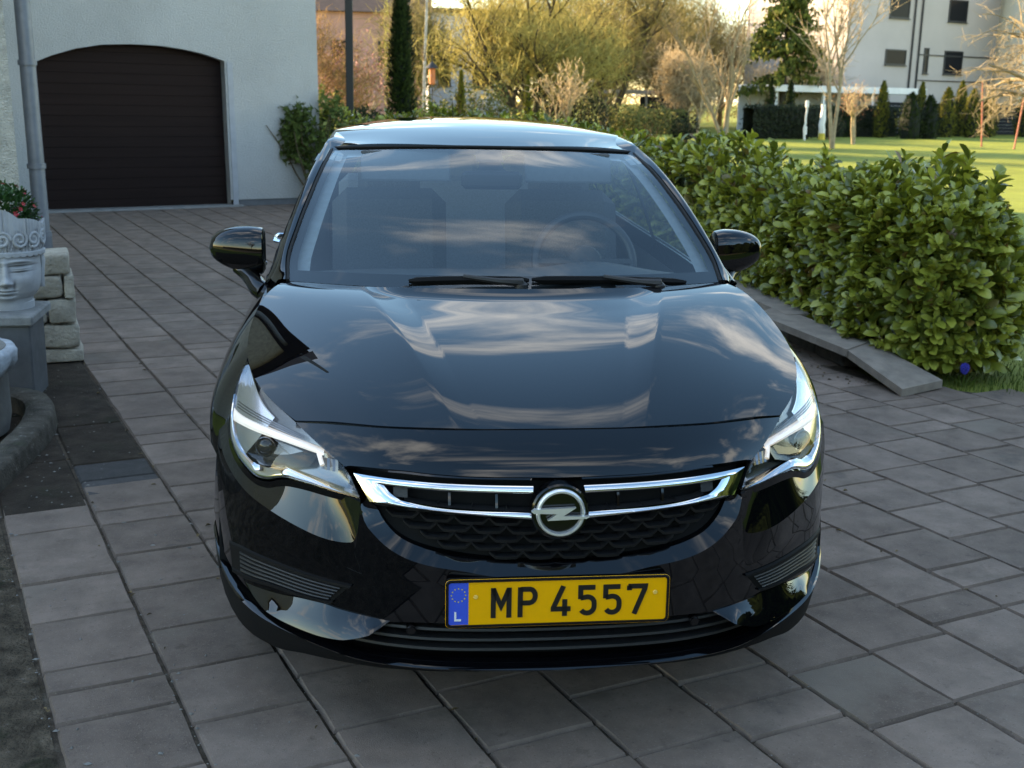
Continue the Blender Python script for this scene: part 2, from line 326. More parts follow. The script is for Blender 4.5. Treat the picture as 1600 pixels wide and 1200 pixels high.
b.grid([[GW(s, z) for s, z in ARC], [GW(s, z, .16) for s, z in ARC]])                       # arch soffit and jambs
b.grid([[GW(0, 0), GW(0, 0, .16)], [GW(0, 1.905), GW(0, 1.905, .16)]]); b.grid([[GW(2.49, 0), GW(2.49, 0, .16)], [GW(2.49, 1.995), GW(2.49, 1.995, .16)]])
b.grid([[GW(WR, z) for z in (.09, HT)], [GW(WR, z, 14.5) for z in (.09, HT)]], flip=True); b.grid([[GW(-6, z) for z in (.09, HT)], [GW(-6, z, 14.5) for z in (.09, HT)]]); b.grid([[GW(-6, z, 14.5) for z in (.09, HT)], [GW(WR, z, 14.5) for z in (.09, HT)]])
par(b.build('wall', stucco, garage, smooth=False), garage)
b = MB(); 
for s0, s1 in ((-6, -.06), (2.62, WR)): b.grid([[GW(s, .0, .02), GW(s, .095, .02)] for s in (s0, s1)], flip=True)
b.grid([[GW(WR-.02, 0, .0), GW(WR-.02, .095, .0)], [GW(WR-.02, 0, 14), GW(WR-.02, .095, 14)]], flip=True)
par(b.build('base_course', plinth_m, garage, smooth=False), garage)
# door with horizontal boards
door_m = noisy(mat('dark_brown_door', (.022, .0120, .0105), .75, 0, .12), 3, .85, 1.15, .15, 60, stretch=(.3, .3, 8))
dr = empty('garage_door', tuple(G0)); par(dr, garage)
nb = 16; gap_ = .0006
for k in range(nb):
    z0, z1 = 2.2*k/nb+.005, 2.2*(k+1)/nb-gap_
    b = MB(); xsn = np.linspace(.012, 2.478, 26)
    lim = lambda s: float(np.interp(s, [q[0] for q in ARC], [q[1] for q in ARC]))+.01
    low = [(s, min(z0-.003, lim(s))) for s in xsn]; hi = [(s, min(z1, lim(s))) for s in xsn]
    b.grid([[GW(s, z, .15) for s, z in low], [GW(s, z+.003 if z < lim(s) else z, .1475) for s, z in low], [GW(s, z-.003, .1475) for s, z in hi], [GW(s, z, .15) for s, z in hi]])
    o = b.build('door_board', door_m, dr, smooth=False); par(o, dr)
b = MB().grid([[GW(s, z, .158) for s in (0, 2.49)] for z in (0, 2.18)]); par(b.build('door_backing', matte, dr, smooth=False), dr)
b = MB()
b.grid([[GW(2.52, z, -.012) for z in (0, 1.99)], [GW(2.60, z, -.012) for z in (0, 1.98)]], flip=True); b.grid([[GW(2.60, z, -.012) for z in (0, 1.98)], [GW(2.60, z, .0) for z in (0, 1.98)]], flip=True); b.grid([[GW(2.52, z, -.012) for z in (0, 1.98)], [GW(2.52, z, .0) for z in (0, 1.98)]])
par(b.build('door_jamb', noisy(mat('jamb_render', (.40, .40, .42), .9), 8, .9, 1.1), garage, smooth=False), garage)
b = MB(); b.grid([[GW(s, z, d) for s in (-.05, 1.2, 2.64)] for z, d in ((.0, -.10), (.022, -.085), (.024, .16))], flip=True); par(b.build('door_sill', noisy(mat('sill_concrete', (.23, .22, .21), .9), 6, .8, 1.2, .3), garage, smooth=False), garage)
roofm = noisy(mat('roof_tile', (.06, .035, .028), .8), 3, .7, 1.3)
b = MB(); b.grid([[GW(-6.4, HT, -.5), GW(WR+.4, HT, -.5)], [GW(-6.4, HT+2.2, 7), GW(WR+.4, HT+2.2, 7)], [GW(-6.4, HT, 15), GW(WR+.4, HT, 15)]]); b.grid([[GW(-6.4, HT-.15, -.5), GW(WR+.4, HT-.15, -.5)], [GW(-6.4, HT, -.5), GW(WR+.4, HT, -.5)]]); b.grid([[GW(-6.4, HT-.15, -.5), GW(WR+.4, HT-.15, -.5)], [GW(-6.4, HT-.15, 15), GW(WR+.4, HT-.15, 15)]])
par(b.build('roof', roofm, garage, smooth=False), garage)
# ---- main house, mostly out of frame on the left
hc = Vector((-2.745, 5.70, 0)); house = empty('main_house', tuple(hc), 0, 'pale pebble-dashed house corner at the left edge behind the grey downpipe', 'house')
hv = -vx; hu = -ux
def HW(a, c, z): return hc+hv*a+hu*c+Vector((0, 0, z))+Vector((-.016*z, 0, 0))
b = MB(); b.grid([[HW(0, 0, 0), HW(12, 0, 0)], [HW(0, 0, 5.3), HW(12, 0, 5.3)]]); b.grid([[HW(0, 0, 0), HW(0, 6.6, 0)], [HW(0, 0, 5.3), HW(0, 6.6, 5.3)]], flip=True); b.grid([[HW(12, 0, 0), HW(12, 9, 0)], [HW(12, 0, 5.3), HW(12, 9, 5.3)]]); b.grid([[HW(0, 6.6, 0), HW(12, 9, 0)], [HW(0, 6.6, 5.3), HW(12, 9, 5.3)]], flip=True)
par(b.build('wall', stucco_l, house, smooth=False), house)
b = MB(); b.grid([[HW(-.4, -.4, 5.3), HW(12.4, -.4, 5.3)], [HW(-.4, 3.5, 9.2), HW(12.4, 3.5, 6.4)], [HW(-.4, 7, 5.3), HW(12.4, 9.4, 5.3)]]); b.grid([[HW(-.4, -.4, 5.2), HW(12.4, -.4, 5.2)], [HW(-.4, 7, 5.2), HW(12.4, 9.4, 5.2)]]); par(b.build('roof', roofm, house, smooth=False), house)
# downpipe
zinc = noisy(mat('grey_pipe', (.17, .18, .20), .45, .25), 12, .85, 1.15)
dpx, dpy = -2.69, 5.93
dp = empty('downpipe', (dpx, dpy, 0), 0, 'grey round rainwater downpipe at the house corner beside the garage wall', 'downpipe')
lx = lambda z: (-.014*z, 0, z)
par_loc = lambda o, p: setattr(o, 'parent', p)
MB().tube([lx(z) for z in (.60, 1.25, 5, 7)], .052, 18).build('pipe', zinc, dp)
MB().tube([lx(.0), lx(.60)], .060, 18).build('ground_pipe', noisy(mat('dark_pipe', (.11, .115, .13), .5), 10, .85, 1.15), dp)
for z in (.60, 1.06, 1.74): MB().tube([lx(z-.012), lx(z+.022)], .0615, 18).build('pipe_collar', zinc, dp)
# ================================================================ the car
g_ = smoothed(pchip([-.02, 0, .13, .26, .40, .50, .58, .694, .755, .82, .87, .895], [0, 0, .003, .014, .050, .10, .157, .268, .34, .46, .60, .76]), 0, .95, .022)
h_ = smoothed(pchip([.15, .18, .25, .35, .45, .55, .63, .70, .75, .81, .86, .92], [.06, .045, .02, .01, .010, .012, .018, .042, .075, .148, .24, .36]), .15, .95, .016)
def S(x, z): return g_(abs(x))+h_(z)                        # front skin of the car: depth y for a point (x, z)
def P(x, z, off=0.): return (x, S(x, z)+off, z)
car = empty('car', (0, 0, 0), 0, 'glossy black hatchback with yellow front plate parked on the grey paved drive', 'car')
SD = (-1, 1)
def flipx(V): return [(-p[0], p[1], p[2]) for p in V]
def halves(rows, fn):
    """fn(rows, side)"""
    for s in SD: fn([[(p[0]*s, p[1], p[2]) for p in r] for r in rows], s)
def rowsXZ(curves, n, off=None, par=None):
    """curves: list of (x,z) outlines, first point nearest the centre -> list of resampled half rows on the skin"""
    out = []
    for i, c in enumerate(curves):
        q = crv(c, n); o = off[i] if off else 0
        out.append([P(x, z, o if not callable(o) else o(k/(n-1))) for k, (x, z) in enumerate(q)])
    return out
def dense(rows, m):
    """smooth interpolation across rows: m rows out"""
    cols = list(zip(*rows)); dc = [crv(c, m) for c in cols]
    return [list(r) for r in zip(*dc)]
def lin(a, b, m): return [[tuple(p[k]+(q[k]-p[k])*t for k in range(3)) for p, q in zip(a, b)] for t in np.linspace(0, 1, m)]
# ---- bonnet
N = 40
seam = [(0, .811), (.12, .8107), (.232, .810), (.405, .807), (.53, .8015), (.622, .791)]
front = [(x, S(x, z)+.002, z) for x, z in crv(seam, N)]
def hood():
    f_in = crv([(0, .148, .8125), (.12, .151, .8122), (.232, .159, .811)], 15)
    f_out = crv([(.232, .159, .811), (.405, .196, .808), (.53, .262, .8025), (.622, .315, .792)], 29)
    r_in = crv([(0, .95, 1.021), (.25, .968, 1.021), (.47, 1.015, 1.018)], 15)
    r_out = crv([(.47, 1.015, 1.018), (.58, 1.07, 1.0165), (.66, 1.12, 1.015), (.70, 1.15, 1.012)], 29)
    M = 44
    cen = pcrv([(0, .148, .8125), (0, .25, .8505), (0, .403, .8975), (0, .6, .949), (0, .82, .995), (0, .95, 1.021)], M, 3)
    cre = pcrv([(.232, .159, .811), (.262, .25, .851), (.299, .403, .900), (.36, .62, .955), (.42, .82, 1.001), (.47, 1.015, 1.018)], M, 3)
    edg = pcrv([(.622, .315, .792), (.70, .435, .824), (.745, .55, .856), (.771, .655, .880), (.779, .78, .914), (.775, .88, .944), (.763, .97, .972), (.738, 1.07, .998), (.70, 1.15, 1.012)], M, 5)
    rows = []; UIN = list(np.linspace(0, .72, 11))+list(np.linspace(.74, 1, 12))
    for i in range(M):
        v = i/(M-1); r = []; flw = .12+.88*min(1, v*1.25)**1.2; flw *= min(1, (1-v)/.06) if v > .94 else 1
        for u in UIN:
            y = cen[i][1]+(cre[i][1]-cen[i][1])*u**2; x = cre[i][0]*u
            k_ = max(0, (u-.74)/.26); r.append((x, y, cen[i][2]+(cre[i][2]-cen[i][2])*u**2.2-(1-k_)*0+.0125*flw*(k_*k_*(3-2*k_)*.25+k_*.75)-.0125*flw))
        sn = math.sin(math.pi*min(1, v*.9+.05))
        # past the crease: a shallow trough, then a full shoulder that rolls over to the wing
        d = math.sin(math.pi*min(1, v*1.15))**.8 if v < .87 else math.sin(math.pi*min(1, v*1.15))**.8 if v*1.15 < 1 else 0
        for j in range(1, 29):
            u = j/28; x = cre[i][0]+(edg[i][0]-cre[i][0])*u
            ly = (f_out[j][1]*(1-v)+r_out[j][1]*v) - ((f_out[0][1]*(1-v)+r_out[0][1]*v)*(1-u)+(f_out[28][1]*(1-v)+r_out[28][1]*v)*u)
            y = cre[i][1]+(edg[i][1]-cre[i][1])*u + ly
            drop = (.34+.26*sn)*u+(.66-.26*sn)*u**3.2
            z = cre[i][2]+(edg[i][2]-cre[i][2])*drop + (f_out[j][2]-(f_out[0][2]+(f_out[28][2]-f_out[0][2])*drop))*(1-v)
            r.append((x, y, z))
        rows.append(r)
    full = [mir(r) for r in rows]
    lip = [(p[0], p[1]+.004, p[2]-.02) for p in full[0]]; back = [(p[0], p[1]+.01, p[2]-.03) for p in full[-1]]
    b = MB().grid([lip]+full+[back])
    o = b.build('hood', paint, car, sharp=28)
    side = [[(r[-1][0]*s, r[-1][1], r[-1][2]) for r in rows] for s in SD]
    return rows
hood_rows = hood()
# two washer jets on the bonnet
for s in SD:
    b = MB()
    b.grid([[(s*(.33+.018*math.cos(a)*k), 1.0+.008*math.sin(a)*k, 1.0185+.006*(1-k)) for a in np.linspace(0, 2*math.pi, 9)[:-1]] for k in (1, .8, .3)], closed=True)
    b.build('washer_jet', plast, car)
# ---- bumper: nose strip
bumper = None
nose = [(0, .719), (.221, .7225), (.30, .7255), (.376, .7285), (.45, .7275), (.503, .7245)]
gap = .0025
def nose_strip():
    a = crv([(x, z-gap) for x, z in seam], N); bq = crv(nose, N); rows = []
    for v in np.linspace(0, 1, 10):
        rows.append([P(x0+(x1-x0)*v, z0+(z1-z0)*v, -.002+.006*math.sin(math.pi*v)*0) for (x0, z0), (x1, z1) in zip(a, bq)])
    t = [(p[0], p[1]+.015, p[2]-.001) for p in rows[0]]
    e1 = [(p[0], p[1]+.006, p[2]-.009) for p in rows[-1]]; e2 = [(p[0], p[1]+.045, p[2]-.012) for p in rows[-1]]
    return [t]+rows+[e1, e2]
b = MB().grid([mir(r) for r in nose_strip()], flip=True)
# main face: grille surround chamfer, ledge under the lamps, face, under-lip
grl = [(0, .512), (.06, .513), (.148, .519), (.22, .5275), (.26, .5335), (.326, .549), (.370, .568), (.408, .606), (.431, .647), (.442, .657)]
band = [(0, .484), (.06, .485), (.15, .491), (.23, .505), (.286, .512), (.345, .525), (.393, .547), (.432, .580), (.452, .605), (.462, .645)]
lampbot = [(.462, .650), (.48, .654), (.527, .657), (.59, .660), (.635, .657), (.665, .648), (.69, .636), (.716, .632), (.753, .646), (.785, .670), (.803, .70), (.81, .74)]
ledge = [(.466, .600), (.472, .57), (.480, .553), (.506, .549), (.552, .553), (.62, .566), (.691, .582), (.735, .594), (.769, .607), (.80, .625), (.83, .66), (.842, .70)]
upM = [(0, .372), (.28, .37), (.40, .362), (.486, .320), (.514, .309), (.573, .303), (.656, .305), (.73, .32), (.78, .34), (.83, .37), (.882, .42)]
lipN = [(0, .272), (.25, .275), (.45, .275), (.574, .285), (.70, .292), (.78, .31), (.83, .335), (.882, .385)]
lipB = [(0, .255), (.25, .26), (.46, .26), (.574, .27), (.70, .278), (.792, .298), (.84, .325), (.885, .375)]
NB, NL = 30, 44
r0 = [P(x, z, .028) for x, z in crv(grl, NB)]; r1 = [P(x, z, -.004) for x, z in crv(band, NB)]
rin = [(p[0], p[1]+.03, p[2]+.004) for p in r0]
b.grid([mir(r) for r in [rin]+lin(r0, r1, 5)], flip=True)
kb = crv(ledge, NL); lb = crv(lampbot, NL)
kr = [P(x, z, -.024*math.sin(math.pi*min(1, (i/(NL-1))**1.0*1.25))**.9*min(1, i/10) if i/(NL-1) < .8 else 0) for i, (x, z) in enumerate(kb)]
lr = [P(x, z, .016*min(1, i/9)) for i, (x, z) in enumerate(lb)]; lr2 = [(p[0], p[1]+.03, p[2]+.004) for p in lr]
ledge_rows = [lr2]+lin(lr, kr, 6)
for s in SD: b.grid([[(p[0]*s, p[1], p[2]) for p in r] for r in ledge_rows], flip=(s > 0))
topline = [(p[0], p[2]) for p in r1]+[(p[0], p[2]) for p in kr]
topY = [p[1] for p in r1]+[p[1] for p in kr]
NT = len(topline); 
endz = crv([(x, z) for x, z in upM], 200); 
def at_x(curve, n=300):
    q = crv(curve, n); xs = [p[0] for p in q]; zs = [p[1] for p in q]
    return lambda x: float(np.interp(x, xs, zs))
fM, fN, fB = at_x(upM), at_x(lipN), at_x(lipB)
xe = [0]; 
for i in range(1, NT): xe.append(xe[-1]+max(.0015, topline[i][0]-topline[i-1][0]))
xe = [v/xe[-1]*.884 for v in xe]
rows = []
for v in np.linspace(0, 1, 16):
    r = []
    for i in range(NT):
        x = topline[i][0]*(1-v)**1.0+xe[i]*v if v else topline[i][0]; z = topline[i][1]*(1-v)+fM(xe[i])*v
        y = S(x, z); o = (topY[i]-S(*topline[i]))*max(0, 1-v*3)
        r.append((x, y+o, z))
    rows.append(r)
ret = [(p[0], p[1]+.05, p[2]-.002) for p in rows[-1]]
b.grid([mir(r) for r in rows+[ret]], flip=True)
xs = [i/39*.885 for i in range(40)]
r_in = [P(x, fN(x)-.002, .05) for x in xs]; ra = [P(x, fN(x), .002) for x in xs]; rb = [P(x, fN(x)*.55+fB(x)*.45, -.022) for x in xs]; rb2 = [P(x, fN(x)*.2+fB(x)*.8, -.031) for x in xs]; rc = [P(x, fB(x)-.002, -.026) for x in xs]
fK = at_x([(0, .236), (.3, .230), (.5, .221), (.6, .211), (.69, .192), (.75, .194), (.79, .203), (.83, .228), (.885, .285)])
rd = [(x, S(x, fB(x))-.014, (fB(x)*2+fK(x))/3) for x in xs]; re_ = [(x, S(x, fB(x))+.012, fK(x)+.004) for x in xs]; rf = [(x*.98, S(x, fB(x))+.10, fK(x)-.002) for x in xs]
b.grid([mir(r) for r in [r_in, ra, rb, rb2, rc]], flip=True)
bumper = b.build('bumper', paint, car, sharp=24)
MB().grid([mir(r) for r in [[(p_[0], p_[1]+.010, p_[2]+.002) for p_ in rc], rd, re_, rf]], flip=True).build('lip_skirt', matte, bumper, sharp=50)
# black seal band between lamp and ledge
for s in SD:
    q = [[(p[0]*s, p[1]-.001, p[2]) for p in r] for r in lin([P(x, z+.006, .006) for x, z in crv(lampbot, NL)], [P(x+.004*min(1, i/9), z-.012, .010) for i, (x, z) in enumerate(crv(lampbot, NL))], 3)]
    MB().grid(q, flip=(s > 0)).build('lamp_seal', gloss, car)
# ---- lower intake
b = MB().grid([mir(r) for r in lin([P(x, fM(x)-.001, .045) for x in xs], [P(x, fN(x)-.003, .045) for x in xs], 4)], flip=True)
intake = b.build('lower_intake', matte, car)
for z0, z1, xm in ((.352, .346, .42), (.326, .320, .47), (.300, .294, .52)):
    r = [i/29*xm for i in range(30)]
    q = [mir([P(x, z, o) for x in r]) for z, o in ((z0+.001, .04), (z0, .012), (z1, .010), (z1-.001, .04))]
    sl = MB().grid(q, flip=True).build('slat', plast, intake, sharp=30)
for s in SD:
    MB().lathe([(0, .004), (.009, .004), (.0105, 0), (.012, 0), (.012, -.02)], 20, Matrix.Translation((s*.345, S(.345, .347)-.002, .349)) @ Matrix.Rotation(math.radians(90), 4, 'X')).build('parking_sensor', gloss, bumper)
    ny = -math.atan2(1, 1.05)
    MB().lathe([(0, .003), (.0085, .003), (.010, .001), (.0115, .001), (.0118, -.012)], 20, Matrix.Translation((s*.650, S(.65, .527)+.001, .527)) @ Matrix.Rotation(s*math.radians(44), 4, 'Z') @ Matrix.Rotation(math.radians(90), 4, 'X')).build('parking_sensor', gloss, bumper)
# towing-eye cover outline on one side
tw = [(.562, .547), (.53, .497), (.46, .475), (.478, .53)]
MB().tube([P(-x, z, -.0005) for x, z in crv(tw+[tw[0]][:0], 14)], .0009, 4).build('tow_cover_joint', matte, bumper)
# ---- fog inserts and blades
for s in SD:
    ft = crv([(.490, .437), (.60, .437), (.70, .436), (.768, .432), (.812, .418)], 20); fb_ = crv([(.535, .386), (.60, .380), (.679, .376), (.76, .362), (.806, .350)], 20)
    q = []
    for v, o in ((-.14, .004), (-.08, -.009), (.04, -.010), (.07, -.0015), (.90, -.0015), (.93, -.010), (1.05, -.010), (1.12, .01)):
        q.append([P((x0+(x1-x0)*v)*s, z0+(z1-z0)*v, o) for (x0, z0), (x1, z1) in zip(ft, fb_)])
    b = MB().grid(q, flip=(s > 0))
    fi = b.build('fog_insert', matte, car, sharp=30)
    for k in range(5):
        v = .16+.165*k; w = .045
        q = [[P((x0+(x1-x0)*vv)*s, z0+(z1-z0)*vv, o) for (x0, z0), (x1, z1) in zip(ft[1:-2], fb_[1:-2])] for vv, o in ((v-w, .0), (v-w*.6, -.006), (v+w*.4, -.0085), (v+w, .0))]
        MB().grid(q, flip=(s > 0)).build('slat', plast, fi, sharp=30)
    bt = crv([(.395, .366), (.46, .371), (.521, .3745), (.547, .378), (.60, .374), (.676, .359), (.72, .352), (.763, .345)], 30)
    bb = crv([(.397, .364), (.44, .343), (.486, .321), (.514, .311), (.573, .305), (.656, .308), (.73, .324), (.764, .343)], 30)
    q = []
    for v, o in ((0, .006), (.02, -.001), (.25, -.012), (.5, -.026), (.75, -.039), (.96, -.047), (1.0, -.042), (1.03, .03)):
        q.append([P((x0+(x1-x0)*v)*s, z0+(z1-z0)*v, -.002+o*min(1, i/4, (29-i)/5) if o < 0 else o) for i, ((x0, z0), (x1, z1)) in enumerate(zip(bt, bb))])
    MB().grid(q, flip=(s > 0)).build('bumper_blade', paint, car, sharp=30)
# ---- grille
gt = crv([(x, z-.006) for x, z in nose[:-1]]+[(.478, .716)], NB); gb = crv(grl, NB)
q = lin([P(x, z, .05) for x, z in gt], [P(x, z, .048) for x, z in gb], 8)
grille = MB().grid([mir(r) for r in q], flip=True).build('grille', matte, car)
def slab(A, B, off, depth, crown=.0, n=5):
    """bar between two (x,z) curves: crowned face and returns"""
    rows = []
    for v in np.linspace(0, 1, n):
        rows.append([P(a[0]+(c[0]-a[0])*v, a[1]+(c[1]-a[1])*v, off-crown*math.sin(math.pi*v)**.7) for a, c in zip(A, B)])
    t = [(p[0], p[1]+.005, p[2]-.002) for p in rows[0]]; e = [(p[0], p[1]+depth, p[2]) for p in rows[-1]]
    return [t]+rows+[e]
def cap_ends(b, rows, mi=0):
    for c in (0, -1):
        b.add([r[c] for r in rows], [list(range(len(rows)))])
for s in SD:
    b = MB()
    tb = slab(crv([(.060, .7005), (.25, .7045), (.40, .7085), (.478, .7105)], 24), crv([(.063, .684), (.25, .6885), (.36, .6915), (.407, .693)], 24), .002, .03, .006, 7)
    lbm = slab(crv([(.066, .642), (.25, .651), (.34, .659), (.368, .6635)], 24), crv([(.064, .6265), (.297, .645), (.40, .652), (.440, .655)], 24), .002, .03, .006, 7)
    wedge = slab(crv([(.407, .6935), (.392, .678), (.366, .6628)], 10), crv([(.478, .7107), (.46, .685), (.440, .6545)], 10), .001, .03, .004, 7)
    for q in (tb, lbm): 
        b.grid([[(p[0]*s, p[1], p[2]) for p in r] for r in q], flip=(s > 0)); cap_ends(b, [[(p[0]*s, p[1], p[2]) for p in r] for r in q])
    b.grid([[(p[0]*s, p[1]-.0015, p[2]) for p in r] for r in wedge], flip=(s > 0))
    tr = b.build('grille_trim', chrome, grille, sharp=32)
    for x in (.145, .255):
        z0 = .66+.012*x; q = [[P(s*(x+dx*1), z, o) for z in np.linspace(.640+.05*x, .688+.012*x, 6)] for dx, o in ((-.003, .04), (-.003, .022), (.003, .022), (.003, .04))]
        MB().grid(q, flip=(s < 0)).build('grille_rib', gloss, grille)
    q = [[P(s*x, z, .012) for x in np.linspace(.352, .385, 4)] for z in (.692, .68, .668)]
    MB().grid(q, flip=(s > 0)).build('blanking_plate', plast, grille)
    MB().grid([[(p[0]*s, p[1], p[2]) for p in r] for r in [[P(x, z, o) for x, z in crv([(.066, .6430), (.25, .652), (.34, .660), (.36, .664)], 16)] for o in (.008, .04)]], flip=(s < 0)).build('slot_shelf', plast, grille)
# scale-shaped cells of the lower grille
def cell_mesh(w, t):
    b = MB(); pts = [(-.041, .0098), (-.034, .002), (-.025, -.0050), (0, -.0062), (.025, -.0050), (.034, .002), (.041, .0098)]
    th = [.0035, .0034, .0038, .0042, .0038, .0034, .0035]
    up_ = [(x, 0.0, z+q) for (x, z), q in zip(pts, th)]; dn = [(x, 0.004, z-q) for (x, z), q in zip(pts, th)]
    b.grid([[(x, .03, z) for x, y, z in up_], up_, dn, [(x, .03, z) for x, y, z in dn]], flip=True)
    return b
cm = None
for r, z in enumerate((.634, .6135, .593, .5725, .552, .5315, .515)):
    for k in range(-9, 10):
        x = k*.081+(.0405 if r % 2 else 0); zz = z+.10*x*x
        # inside the opening?
        xi = [p[0] for p in crv(grl, 60)]; zi = [p[1] for p in crv(grl, 60)]
        lim = float(np.interp(abs(x)+.02, xi, zi)) if abs(x)+.02 < .44 else 9
        topz = .632+.055*abs(x) if abs(x) > .05 else .60
        if zz < lim+.010 or zz > topz+.004: continue
        if abs(x) < .055 and zz > .585: continue
        sl = (S(x+.02, zz)-S(x-.02, zz))/.04
        M = Matrix.Translation((x, S(x, zz)+.018, zz)) @ Matrix.Rotation(math.atan(sl), 4, 'Z')
        if cm is None: c = cell_mesh(1, 1).build('grille_cell', plast, grille, sharp=30); cm = c
        else: c = inst(cm, grille)
        c.matrix_basis = M
satin = mat('satin_silver', (.9, .9, .9), .38, .8)
# ---- emblem
em = MB().lathe([(0, 0), (.064, 0), (.068, -.004), (.068, -.04)], 40, Matrix.Translation((0, S(0, .649)-.014, .648)) @ Matrix.Rotation(math.radians(90), 4, 'X')).build('emblem', gloss, car)
MB().lathe([(.0475, -.004), (.0478, .004), (.0505, .0085), (.0545, .0085), (.0578, .004), (.058, -.004)], 56, Matrix.Translation((0, S(0, .649)-.016, .648)) @ Matrix.Rotation(math.radians(90), 4, 'X')).build('ring', satin, em)
bolt = [(-.0695, .0068), (-.062, .0128), (.0345, .0152), (.005, -.0042), (.0675, -.0068), (.0600, -.0116), (-.0315, -.0150), (-.010, .0010), (-.064, .0030)]
y0 = S(0, .649)-.029
V = [(x, y0, .648+z) for x, z in bolt]; V2 = [(x, y0+.012, .648+z) for x, z in bolt]; cenl = [(x*.93-.0005, y0-.0035, .648+z*.55) for x, z in bolt]
n = len(bolt); b = MB(); b.add(V+V2, [[i, i+n, (i+1) % n+n, (i+1) % n] for i in range(n)])
b.add(V, [[0, 2, 1], [0, 8, 2], [8, 7, 2], [7, 3, 2], [7, 6, 3], [6, 5, 3], [5, 4, 3]])
b.build('lightning_bolt', satin, em, smooth=False)
# ---- number plate
plate_y = S(0, .43)-.012
yel = noisy(mat('plate_yellow', (.98, .425, .003), .4), 60, .97, 1.03)
pblue = mat('plate_blue', (.012, .09, .62), .35); pwhite = mat('plate_white', (.8, .8, .8), .4); pblack = mat('plate_black', (.008, .007, .006), .4); pgold = mat('plate_gold', (.75, .52, .02), .4)
plate = empty('license_plate', (0, plate_y, .431)); plate.parent = car; plate.rotation_euler = (math.radians(-1.5), 0, 0)
def rrect(w, h, r, n=5):
    pts = []
    for cx, cz, a0 in ((w-r, h-r, 0), (-w+r, h-r, 90), (-w+r, -h+r, 180), (w-r, -h+r, 270)):
        for k in range(n): a = math.radians(a0+90*k/(n-1)); pts.append((cx+r*math.cos(a), cz+r*math.sin(a)))
    return pts
def rings(b, rr, mi=0):
    b.grid([[(x, y, z) for x, z in ring] for ring, y in rr], closed=True, mi=mi, flip=False)
b = MB(); o1 = rrect(.2665, .060, .012); o2 = rrect(.2650, .0585, .011); i1 = rrect(.2595, .0530, .007)
rings(b, [(o1, .012), (o1, -.001), (o2, -.0035), (i1, -.0035), (i1, .002)]); b.add([(x, .012, z) for x, z in o1], [list(range(len(o1)))])
b.build('plate_frame', gloss, plate)
b = MB(); r_ = rrect(.2600, .0535, .006); b.add([(x, -.0005, z) for x, z in r_], [list(range(len(r_)))[::-1]])
rings(b, [(rrect(.2655, .0590, .0115), -.0022), (rrect(.2668, .0603, .0125), -.0010)])
b.build('plate_face', yel, plate, smooth=False)
b = MB(); b.add([(-.2592, -.0012, -.052), (-.2130, -.0012, -.052), (-.2130, -.0012, .052), (-.2592, -.0012, .052)], [[0, 1, 2, 3]]); b.build('country_strip', pblue, plate, smooth=False)
b = MB()
for k in range(12):
    a = math.radians(30*k); cx, cz = -.2362+.0165*math.sin(a), .0215+.0165*math.cos(a)
    st = [(cx+(.0026 if j % 2 == 0 else .0011)*math.sin(math.pi*j/5), -.0018, cz+(.0026 if j % 2 == 0 else .0011)*math.cos(math.pi*j/5)) for j in range(10)]
    b.add(st, [list(range(10))])
b.build('star_ring', pgold, plate, smooth=False)
def glyph(name, strokes, m, x0, z0, sx_, sz_, w):
    b = MB()
    for pts in strokes:
        p = [Vector((x*sx_, z*sz_)) for x, z in pts]; L = []; Rr = []
        for i in range(len(p)):
            d0 = (p[i]-p[i-1]).normalized() if i else (p[1]-p[0]).normalized(); d1 = (p[i+1]-p[i]).normalized() if i < len(p)-1 else d0
            n0 = Vector((-d0.y, d0.x)); n1 = Vector((-d1.y, d1.x)); mm = (n0+n1).normalized(); k = w/2/max(.45, mm.dot(n0)); L.append(p[i]+mm*k); Rr.append(p[i]-mm*k)
        for y in (-.0026,):
            b.grid([[(x0+v.x, y, z0+v.y) for v in L], [(x0+v.x, y, z0+v.y) for v in Rr]])
            b.grid([[(x0+v.x, y, z0+v.y) for v in L], [(x0+v.x, -.0004, z0+v.y) for v in L]]); b.grid([[(x0+v.x, y, z0+v.y) for v in Rr], [(x0+v.x, -.0004, z0+v.y) for v in Rr]])
    return b.build(name, m, plate, smooth=False)
def arc(cx, cz, rx, rz, a0, a1, n=8): return [(cx+rx*math.cos(math.radians(a)), cz+rz*math.sin(math.radians(a))) for a in np.linspace(a0, a1, n)]
t = .13; Mg = [[(t, 0), (t, 1), (.28, .93), (.5, .44), (.72, .93), (1-t, 1), (1-t, 0)]]
Mg = [[(t, 0), (t, 1)], [(1-t, 0), (1-t, 1)], [(t, .96), (.5, .38), (1-t, .96)]]
Pg = [[(t, 0), (t, 1)], [(t, .925), (.62, .925)]+arc(.60, .70, .28, .225, 85, -85, 9)+[(.6, .47), (t, .47)]]
G4 = [[(.62, 1), (.12, .27), (.12, .235), (1.0, .235)], [(.70, .56), (.70, 0)]]
G5 = [[(.92, .93), (.16, .93), (.16, .55)], [(.16, .58)]+[(.5, .615)]+arc(.52, .40, .36, .215, 85, 0, 6)+arc(.52, .29, .36, .22, 0, -150, 9)]
G7 = [[(.0, .93), (.90, .93), (.88, .84), (.36, 0)], [(.07, .96), (.07, .80)]]
for nm, gg, x, w in (('letter', Mg, -.161, .050), ('letter', Pg, -.097, .047), ('digit', G4, -.018, .047), ('digit', G5, .045, .046), ('digit', G5, .105, .046), ('digit', G7, .166, .046)):
    glyph(nm, gg, pblack, x, -.037, w, .075, .0118)
glyph('letter', [[(.12, 1), (.12, .1), (.95, .1)]], pwhite, -.2455, -.0425, .0165, .0235, .0046)
